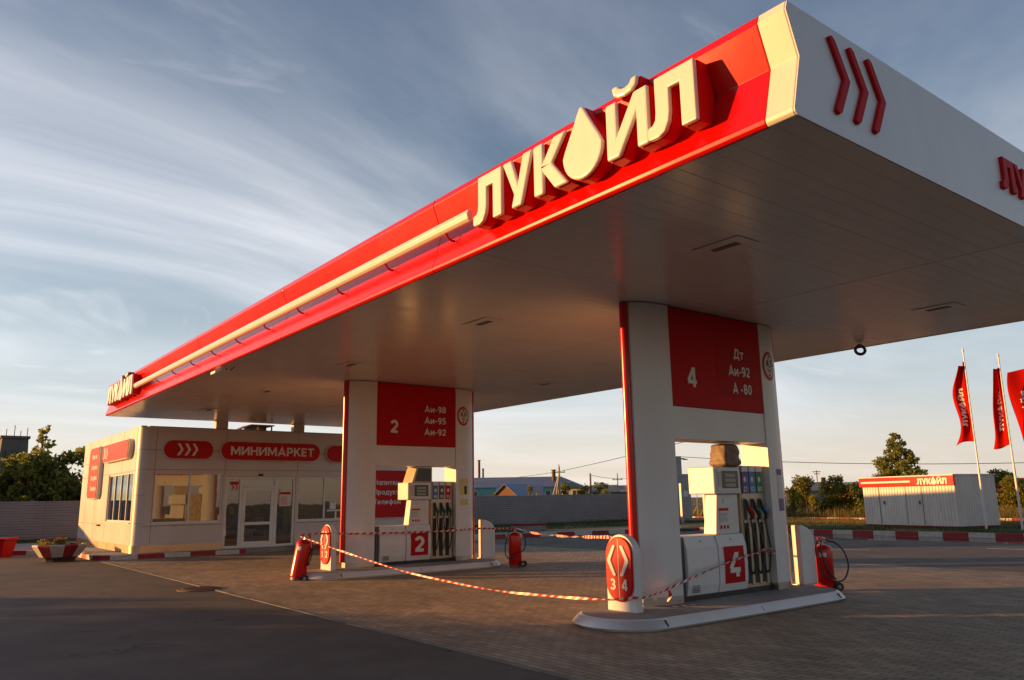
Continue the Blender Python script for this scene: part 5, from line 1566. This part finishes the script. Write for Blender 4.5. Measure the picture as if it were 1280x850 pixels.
# ================================================================ FLAGS
def flag(px, py, h, lab, hdg, wid, fold, ftop, flen, seed, tx=True):
    """pole with a long banner: hdg = heading the banner streams to, fold = amount of pleating"""
    root = thing('flagpole', (px, py, .13), lab, 'flagpole', 'flagpoles with red banners')
    mb = MB(); mb.tube([(px, py, .11), (px, py, 2.6)], .045, 12); mb.tube([(px, py, 2.55), (px, py, h)], [.034, .026], 12); mb.build('pole', M_white, root, smooth=True)
    mb = MB(); mb.lathe([(.03, 0), (.05, .05), (.035, .11), (.012, .20)], (px, py, h), 12); mb.build('finial', M_cream, root, smooth=True)
    r = random.Random(seed); ph = [r.uniform(0, 6.28) for _ in range(6)]
    d = Vector((math.cos(hdg), math.sin(hdg), 0)); nrm = Vector((-d.y, d.x, 0))
    def surf(u, v, off=0.0):     # u 0..1 away from the pole, v 0..1 downwards
        hang = u * (0.35 + .25 * v)
        f = fold(v)
        x = wid * (u * f + .0) + .03
        depth = .13 * math.sin(u * 7.5 * (1.3 - .6 * f) + ph[0] + v * 3) * (u ** .5) * (1.25 - f) * 1.6 + .06 * math.sin(v * 9 + ph[1] + u * 3) * u
        z = ftop - v * flen - hang * .45 * (1.15 - f) - .04 * math.sin(u * 5 + v * 4 + ph[2])
        p = Vector((px, py, z)) + d * x + nrm * depth
        return p
    nu, nv = 22, 40
    mb = MB(); vs = [tuple(surf(i / nu, j / nv)) for j in range(nv + 1) for i in range(nu + 1)]
    mb.add(vs, [(j * (nu + 1) + i, j * (nu + 1) + i + 1, (j + 1) * (nu + 1) + i + 1, (j + 1) * (nu + 1) + i) for j in range(nv) for i in range(nu)])
    cl = mb.build('banner', M_flag, root, smooth=True)
    sm = cl.modifiers.new('thickness', 'SOLIDIFY'); sm.thickness = .004; sm.offset = 0
    # word running down the banner, printed on both faces
    def sn(u, v):
        e = 1e-3
        a = surf(u + e, v) - surf(u - e, v); b = surf(u, v + e) - surf(u, v - e)
        return a.cross(b).normalized()
    mb = MB()
    for poly, x0, z0 in GL:
        pts2 = []
        k = len(poly)
        for i in range(k):
            a, b = poly[i], poly[(i + 1) % k]
            for q in range(3): pts2.append((a[0] + (b[0] - a[0]) * q / 3, a[1] + (b[1] - a[1]) * q / 3))
        for sd in (1, -1):
            ring = []
            for (u, v) in pts2:
                lx = (u + x0 + 4.08) / 3.28; lz = (v + z0 - 4.74) / .57
                U = .34 + .27 * lz; Vv = .80 - .50 * lx
                ring.append(tuple(surf(U, Vv) + sn(U, Vv) * .008 * sd))
            mb.add(ring, [tuple(range(len(ring)))])
    mb.build('lettering', M_cream, cl)
    return root
VIEWR = math.atan2(.79, .612)
flag(-11.0, 30.0, 7.45, 'leftmost flagpole with a tightly folded red banner', math.pi * 1.02, 1.0, lambda v: .30 + .14 * math.sin(v * 7.5 - 1.0) + .42 * v, 7.0, 3.3, 1)
flag(-9.85, 30.45, 7.1, 'middle flagpole with a narrow hanging red banner', math.pi * 0.98, 0.85, lambda v: .16 + .06 * math.sin(v * 6) + .62 * v, 6.7, 3.25, 2)
flag(-8.78, 31.4, 6.85, 'rightmost flagpole with an open red banner cut by the picture edge', math.pi * 1.03, 1.3, lambda v: .78 + .1 * math.sin(v * 4 + .5), 6.6, 2.9, 3)

# ================================================================ UTILITY THINGS BEHIND THE FENCE
def pole(px, py, h, lab, m, cross=True, braces=0, r=.13):
    root = thing('utility_pole', (px, py, 0), lab, 'utility pole', 'utility poles in the village')
    mb = MB(); mb.tube([(px, py, -.2), (px, py, h)], [r, r * .7], 8); mb.build('mast', m, root, smooth=True)
    if cross:
        mb = MB(); c = Vector((px, py, h - .7)); mb.tube([tuple(c - RD * .75), tuple(c + RD * .75)], .06, 6)
        for s in (-.65, .65): mb.tube([tuple(c + RD * s), tuple(c + RD * s + Vector((0, 0, .22)))], .05, 6)
        mb.tube([(px, py, h), (px, py, h + .3)], .05, 6)
        mb.build('crossarm', M_dkgrey, root)
    for k in range(braces):
        mb = MB(); e = Vector((px, py, -.2)) - RD * (1.5 if k == 0 else .75) * 1.0 + TD * (.2 if k else -.4); mb.tube([tuple(e), (px, py, h - .9)], .10, 8); mb.build('brace', m, root, smooth=True)
    return root
pole(-72.3, 60.7, 5.6, 'concrete utility pole with two slanted braces above the fence', M_polec, True, 2, .16)
pole(-76.9, 70.4, 5.0, 'plain wooden pole standing among the yellow garden trees', M_polew, False, 0, .16)
pole(-81.4, 80.2, 5.0, 'thin concrete utility pole left of the red tube of portal 4', M_polec, True, 0, .13)
def stack(px, py, h, r, lab, m):
    root = thing('chimney_stack', (px, py, 0), lab, 'chimney', 'slim chimneys behind the turquoise building')
    mb = MB(); mb.tube([(px, py, 0), (px, py, h)], [r, r * .85], 10); mb.build('shaft', m, root, smooth=True)
    mb = MB(); mb.tube([(px, py, h), (px, py, h + .15)], r * 1.25, 10); mb.build('cap', m, root)
stack(-127.4, 87.5, 9.4, .28, 'taller of the two thin chimneys right of portal 2', M_rust)
stack(-127.0, 88.2, 7.7, .2, 'shorter of the two thin chimneys right of portal 2', M_rust)
stack(-110.6, 92.8, 6.9, .42, 'brown chimney beside the braced concrete pole', M_rust)
def wire(pts, lab, r=.014):
    a, b = Vector(pts[0]), Vector(pts[-1])
    mb = MB(); mb.tube(catmull(pts, 10), r, 5); o = mb.build('power_line', M_wire); return tag(o, lab, 'power line', 'overhead power lines')
def sagw(a, b, s): 
    A, B = Vector(a), Vector(b); return [A.lerp(B, t) - Vector((0, 0, s * 4 * t * (1 - t))) for t in np.linspace(0, 1, 7)]
wire(sagw((-72.3, 60.7, 5.0), (-33, 47.0, 7.2), .15), 'overhead line rising from the braced pole towards the canopy', .03)
wire(sagw((-72.3, 60.7, 5.0), (-100, 66, 4.6), .2), 'overhead line running left from the braced pole', .03)
wire(sagw((-76.9, 70.4, 4.8), (-81.4, 80.2, 4.5), .15), 'overhead line between the wooden pole and the thin pole', .03)
wire(sagw((-81.4, 80.2, 4.5), (-70, 100, 4.3), .2), 'overhead line from the thin pole going right', .03)
wire(sagw((-38, 41.5, 4.75), (-4, 58.5, 3.75), .75), 'long sagging power line behind the kiosk and the flags', .022)

# houses
def house(name, cx, cy, rot, L_, Wd, hw, hr, wm, rm, lab, wins=(), chim=False, hip=False, cat='house', gablem=None, group=None):
    root = thing(name, (0, 0, 0), lab, cat, group)
    a, b = L_ / 2, Wd / 2
    mb = MB()
    mb.box(-a, a, -b, b, 0, hw)
    mb.build('wall', wm, root)
    ins = b * .9 if hip else 0.0
    e = .25
    if not hip:
        for s in (-1, 1):
            mb = MB(); mb.add([(s * a, -b, hw), (s * a, b, hw), (s * a, 0, hr)], [(0, 1, 2)]); mb.build('gable', gablem or wm, root)
    mb = MB()
    A = [(-a - e, -b - e, hw - .08), (a + e, -b - e, hw - .08), (a + e, b + e, hw - .08), (-a - e, b + e, hw - .08)]
    Rg = [(-a - e + ins, 0, hr), (a + e - ins, 0, hr)]
    up_ = .07
    vs = A + Rg + [(x, y, z + up_) for x, y, z in A + Rg]
    fs = [(0, 1, 5, 4), (2, 3, 4, 5), (6, 7, 11, 10), (8, 9, 10, 11), (0, 1, 7, 6), (2, 3, 9, 8), (1, 5, 11, 7), (5, 2, 8, 11), (3, 4, 10, 9), (4, 0, 6, 10)]
    if hip: fs += [(1, 2, 5), (3, 0, 4), (7, 8, 11), (9, 6, 10)]
    mb.add(vs, fs); rf = mb.build('roof', rm, root)
    for (x, z, w, h) in wins:
        for sd in (-1,):
            mb = MB(); mb.box(x - w / 2, x + w / 2, -b - .05, -b - .003, z - h / 2, z + h / 2); f = mb.build('window', M_door, root)
            mb = MB(); mb.box(x - w / 2 + .08, x + w / 2 - .08, -b - .06, -b - .051, z - h / 2 + .08, z + h / 2 - .08); mb.build('pane', M_screen, f)
    if chim:
        mb = MB(); mb.box(a * .3, a * .3 + .5, -.25, .25, hr - .5, hr + .7); mb.build('chimney', M_rust, rf)
    place(root, (cx, cy, 0), rot)
    return root
dirR = math.atan2(13.05, 10.1)
house('turquoise_building', -116.5, 88.2, dirR, 25, 9, 3.9, 5.75, M_cyan, M_bluer, 'long turquoise building with a blue grey metal roof beyond the fence',
      [(x, 2.6, 1.0, 1.3) for x in (-10, -7.5, 2.5, 4.2, 6, 8, 10)], hip=True, cat='building')
house('brown_shed', -73.4, 54.6, R_(112), 5.0, 3.0, 2.05, 3.4, M_wood, M_bluer, 'small brown boarded shed with a grey roof just above the fence', cat='shed')
house('slate_roofed_shed', -77.0, 58.0, dirR, 5.5, 3.2, 2.0, 3.35, M_greyw, M_bluer, 'low shed with a blue grey roof right of the brown shed', cat='shed')
house('green_roofed_house', -86.6, 75.6, dirR - R_(15), 3.4, 4.0, 3.2, 4.0, M_creamw, M_greenr, 'cream house with a dark green roof beside the braced pole', [(-.6, 2.4, .7, 1.0), (.8, 2.4, .7, 1.0)], hip=True)
house('sunlit_barn', -86.4, 82.2, dirR, 4.0, 4.0, 2.3, 3.55, M_creamw, M_greyw, 'small bright barn between the wooden and the thin pole', cat='barn')
house('grey_roofed_barn', -103.0, 101.5, dirR - R_(8), 11, 8, 2.5, 3.85, M_creamw, M_greyw, 'long pale building with a grey roof left of portal 4', cat='barn')
gf = thing('green_board_fence', (0, 0, 0), 'low dark green board fence in front of the pale far building', 'fence')
mb = MB(); mb.box(-2.5, 2.5, -.04, .04, 0, 2.35); mb.build('boards', M_greenr, gf)
for x in (-2.4, 0, 2.4):
    mb = MB(); mb.box(x - .06, x + .06, -.10, -.041, 0, 2.45); mb.build('post', M_dkgrey, gf)
place(gf, (-66.3, 67.2, 0), dirR)
house('grey_roofed_house', -59.4, 97.3, dirR, 5.6, 5, 2.2, 3.3, M_greyw, M_greyw, 'house with a grey slate roof behind the meadow bushes', chim=True)
house('red_roofed_shed', -51.6, 90.6, dirR, 3.2, 3, 2.3, 2.85, M_creamw, M_redr, 'low shed with a dark red roof behind the meadow bushes', cat='shed')
house('orange_house', -45.6, 82.6, dirR - R_(55), 3.4, 2.6, 2.0, 2.95, M_orange, M_bluer, 'small orange gabled house with a grey roof left of the kiosk', gablem=M_orange)
house('red_house', -25.2, 75.0, dirR - R_(20), 7, 5, 1.75, 2.75, M_greyw, M_redr, 'house with a dark red roof behind the flagpoles')
house('far_grey_house', -8.5, 78.0, dirR - R_(20), 7, 5, 1.8, 2.7, M_creamw, M_greyw, 'pale house with a grey roof at the right picture edge')
an = thing('aerial_mast', (-59.2, 97.4, 0), 'thin aerial mast above the grey slate roof', 'aerial')
mb = MB(); mb.tube([(-59.2, 97.4, 3.4), (-59.2, 97.4, 5.0)], .06, 6); mb.build('mast', M_rust, an)
mb = MB(); mb.tube([(-59.55, 96.95, 4.8), (-58.85, 97.85, 4.8)], .05, 5); mb.tube([(-59.45, 97.1, 4.5), (-58.95, 97.7, 4.5)], .05, 5); mb.build('crossbar', M_rust, an)

# silo tower far left
tw = thing('silo_tower', (-126.3, 7.0, 0), 'dark concrete tower with rooftop aerials behind the trees at left', 'tower')
mb = MB(); mb.hexa([(-129.5, 5.2, 0), (-124.5, 5.2, 0), (-124.5, 9.3, 0), (-129.5, 9.3, 0)], [(-129, 5.7, 11.0), (-125, 5.7, 11.0), (-125, 8.8, 11.0), (-129, 8.8, 11.0)]); mb.build('shaft', M_tower, tw)
mb = MB(); mb.box(-129.2, -124.8, 5.5, 9.0, 11.0, 11.35); mb.build('parapet', M_tower, tw)
for x, y, h in ((-126, 6.2, 1.0), (-125.5, 7.1, 1.5), (-126, 7.9, .8), (-125.2, 8.6, 1.2)):
    mb = MB(); mb.tube([(x, y, 11.35), (x, y, 11.35 + h)], .05, 5); mb.build('aerial', M_rust, tw)
for y, z in ((6.6, 8.8), (7.9, 8.8), (6.6, 6.2), (7.9, 6.2)):
    mb = MB(); mb.box(-124.78 + (11 - z) * .045 - .1, -124.72 + (11 - z) * .045, y - .3, y + .3, z - .5, z + .5); mb.build('window', M_screen, tw)

# gate frame and utility cabinet seen through portal 4
gt = thing('mesh_gate', (-27.6, 31.8, .13), 'pale steel gate frame seen through the portal 4 opening', 'gate')
g0 = Vector((-28.0, 31.45, 0)); gd = (Vector((-27.0, 32.35, 0)) - g0).normalized()
mb = MB()
for s, h in ((0, 2.4), (1.32, 2.2)):
    p = g0 + gd * s; mb = MB(); mb.box(p.x - .07, p.x + .07, p.y - .07, p.y + .07, .13, h); mb.build('post', M_galv, gt)
mb = MB()
for z in (.3, 1.15, 2.0): mb.tube([tuple(g0 + Vector((0, 0, z))), tuple(g0 + gd * 2.0 + Vector((0, 0, z)))], .025, 6)
for s in (.45, .9, 1.7, 2.0): mb.tube([tuple(g0 + gd * s + Vector((0, 0, .3))), tuple(g0 + gd * s + Vector((0, 0, 2.0)))], .02, 6)
for s in (0, .45, .9): mb.tube([tuple(g0 + gd * s + Vector((0, 0, .3))), tuple(g0 + gd * (s + .45) + Vector((0, 0, 1.15)))], .014, 5)
mb.build('rails', M_galv, gt)
ut = thing('transformer_tower', (0, 0, 0), 'grey stepped transformer tower with a lamp arm seen left inside portal 4', 'transformer')
mb = MB(); mb.box(-.75, .62, -.5, .5, 0, 3.0); mb.build('lower_cabinet', M_grey, ut, bevel=.02)
mb = MB(); mb.box(-.75, .12, -.4, .4, 3.0, 4.2); mb.build('upper_cabinet', M_grey, ut, bevel=.02)
mb = MB(); mb.tube([(0.0, 0, 4.2), (.12, 0, 4.05), (.45, 0, 4.02)], .05, 8); mb.box(.35, .62, -.08, .08, 3.96, 4.03); mb.build('lamp_arm', M_dkgrey, ut)
mb = MB(); mb.box(.12, .42, -.515, -.501, 1.5, 1.9); mb.build('plate', M_paper, ut)
place(ut, (-32.7, 36.9, .13), math.atan2(.79, .612))

# ================================================================ unseen workshop, added so its long evening shade falls over the near forecourt
nb = house('added_shade_workshop', 0, 0, 0, 19, 9, 3.0, 4.3, M_creamw, M_greyw, 'long low workshop with a grey gable roof, added outside the left of the view to cast shade', [(x, 1.7, 1.2, 1.2) for x in (-7, -3.5, 3.5, 7)], chim=False, cat='workshop')
# near-left end of its ridge on the line through (-6.6, 0.15) along the sun's heading
e0 = Vector((-6.6, .15)) - Vector((math.sin(SUN_AZ), math.cos(SUN_AZ))) * 32
pd = Vector((math.cos(SUN_AZ), -math.sin(SUN_AZ)))
cc_ = e0 + pd * 9.6
place(nb, (cc_.x, cc_.y, 0), math.atan2(pd.y, pd.x) + math.pi)

# unseen low trees added by the gable to break the workshop shade's straight edge
for k, (d, h, cr) in enumerate(((0.5, 3.5, 1.3), (2.0, 3.0, 1.2), (3.4, 2.7, 1.0))):
    q = e0 - pd * d
    tree('bushy_tree', (q.x, q.y, 0), h, cr, ('rounded low tree added at the gable of the workshop', 'middle low tree in the short added row beside the workshop', 'smallest low tree at the end of the added row beside the workshop')[k], M_leaf, 90 + k, 160, .24, .1, 'round', 'low trees added to break up the shade beside the workshop', .1)
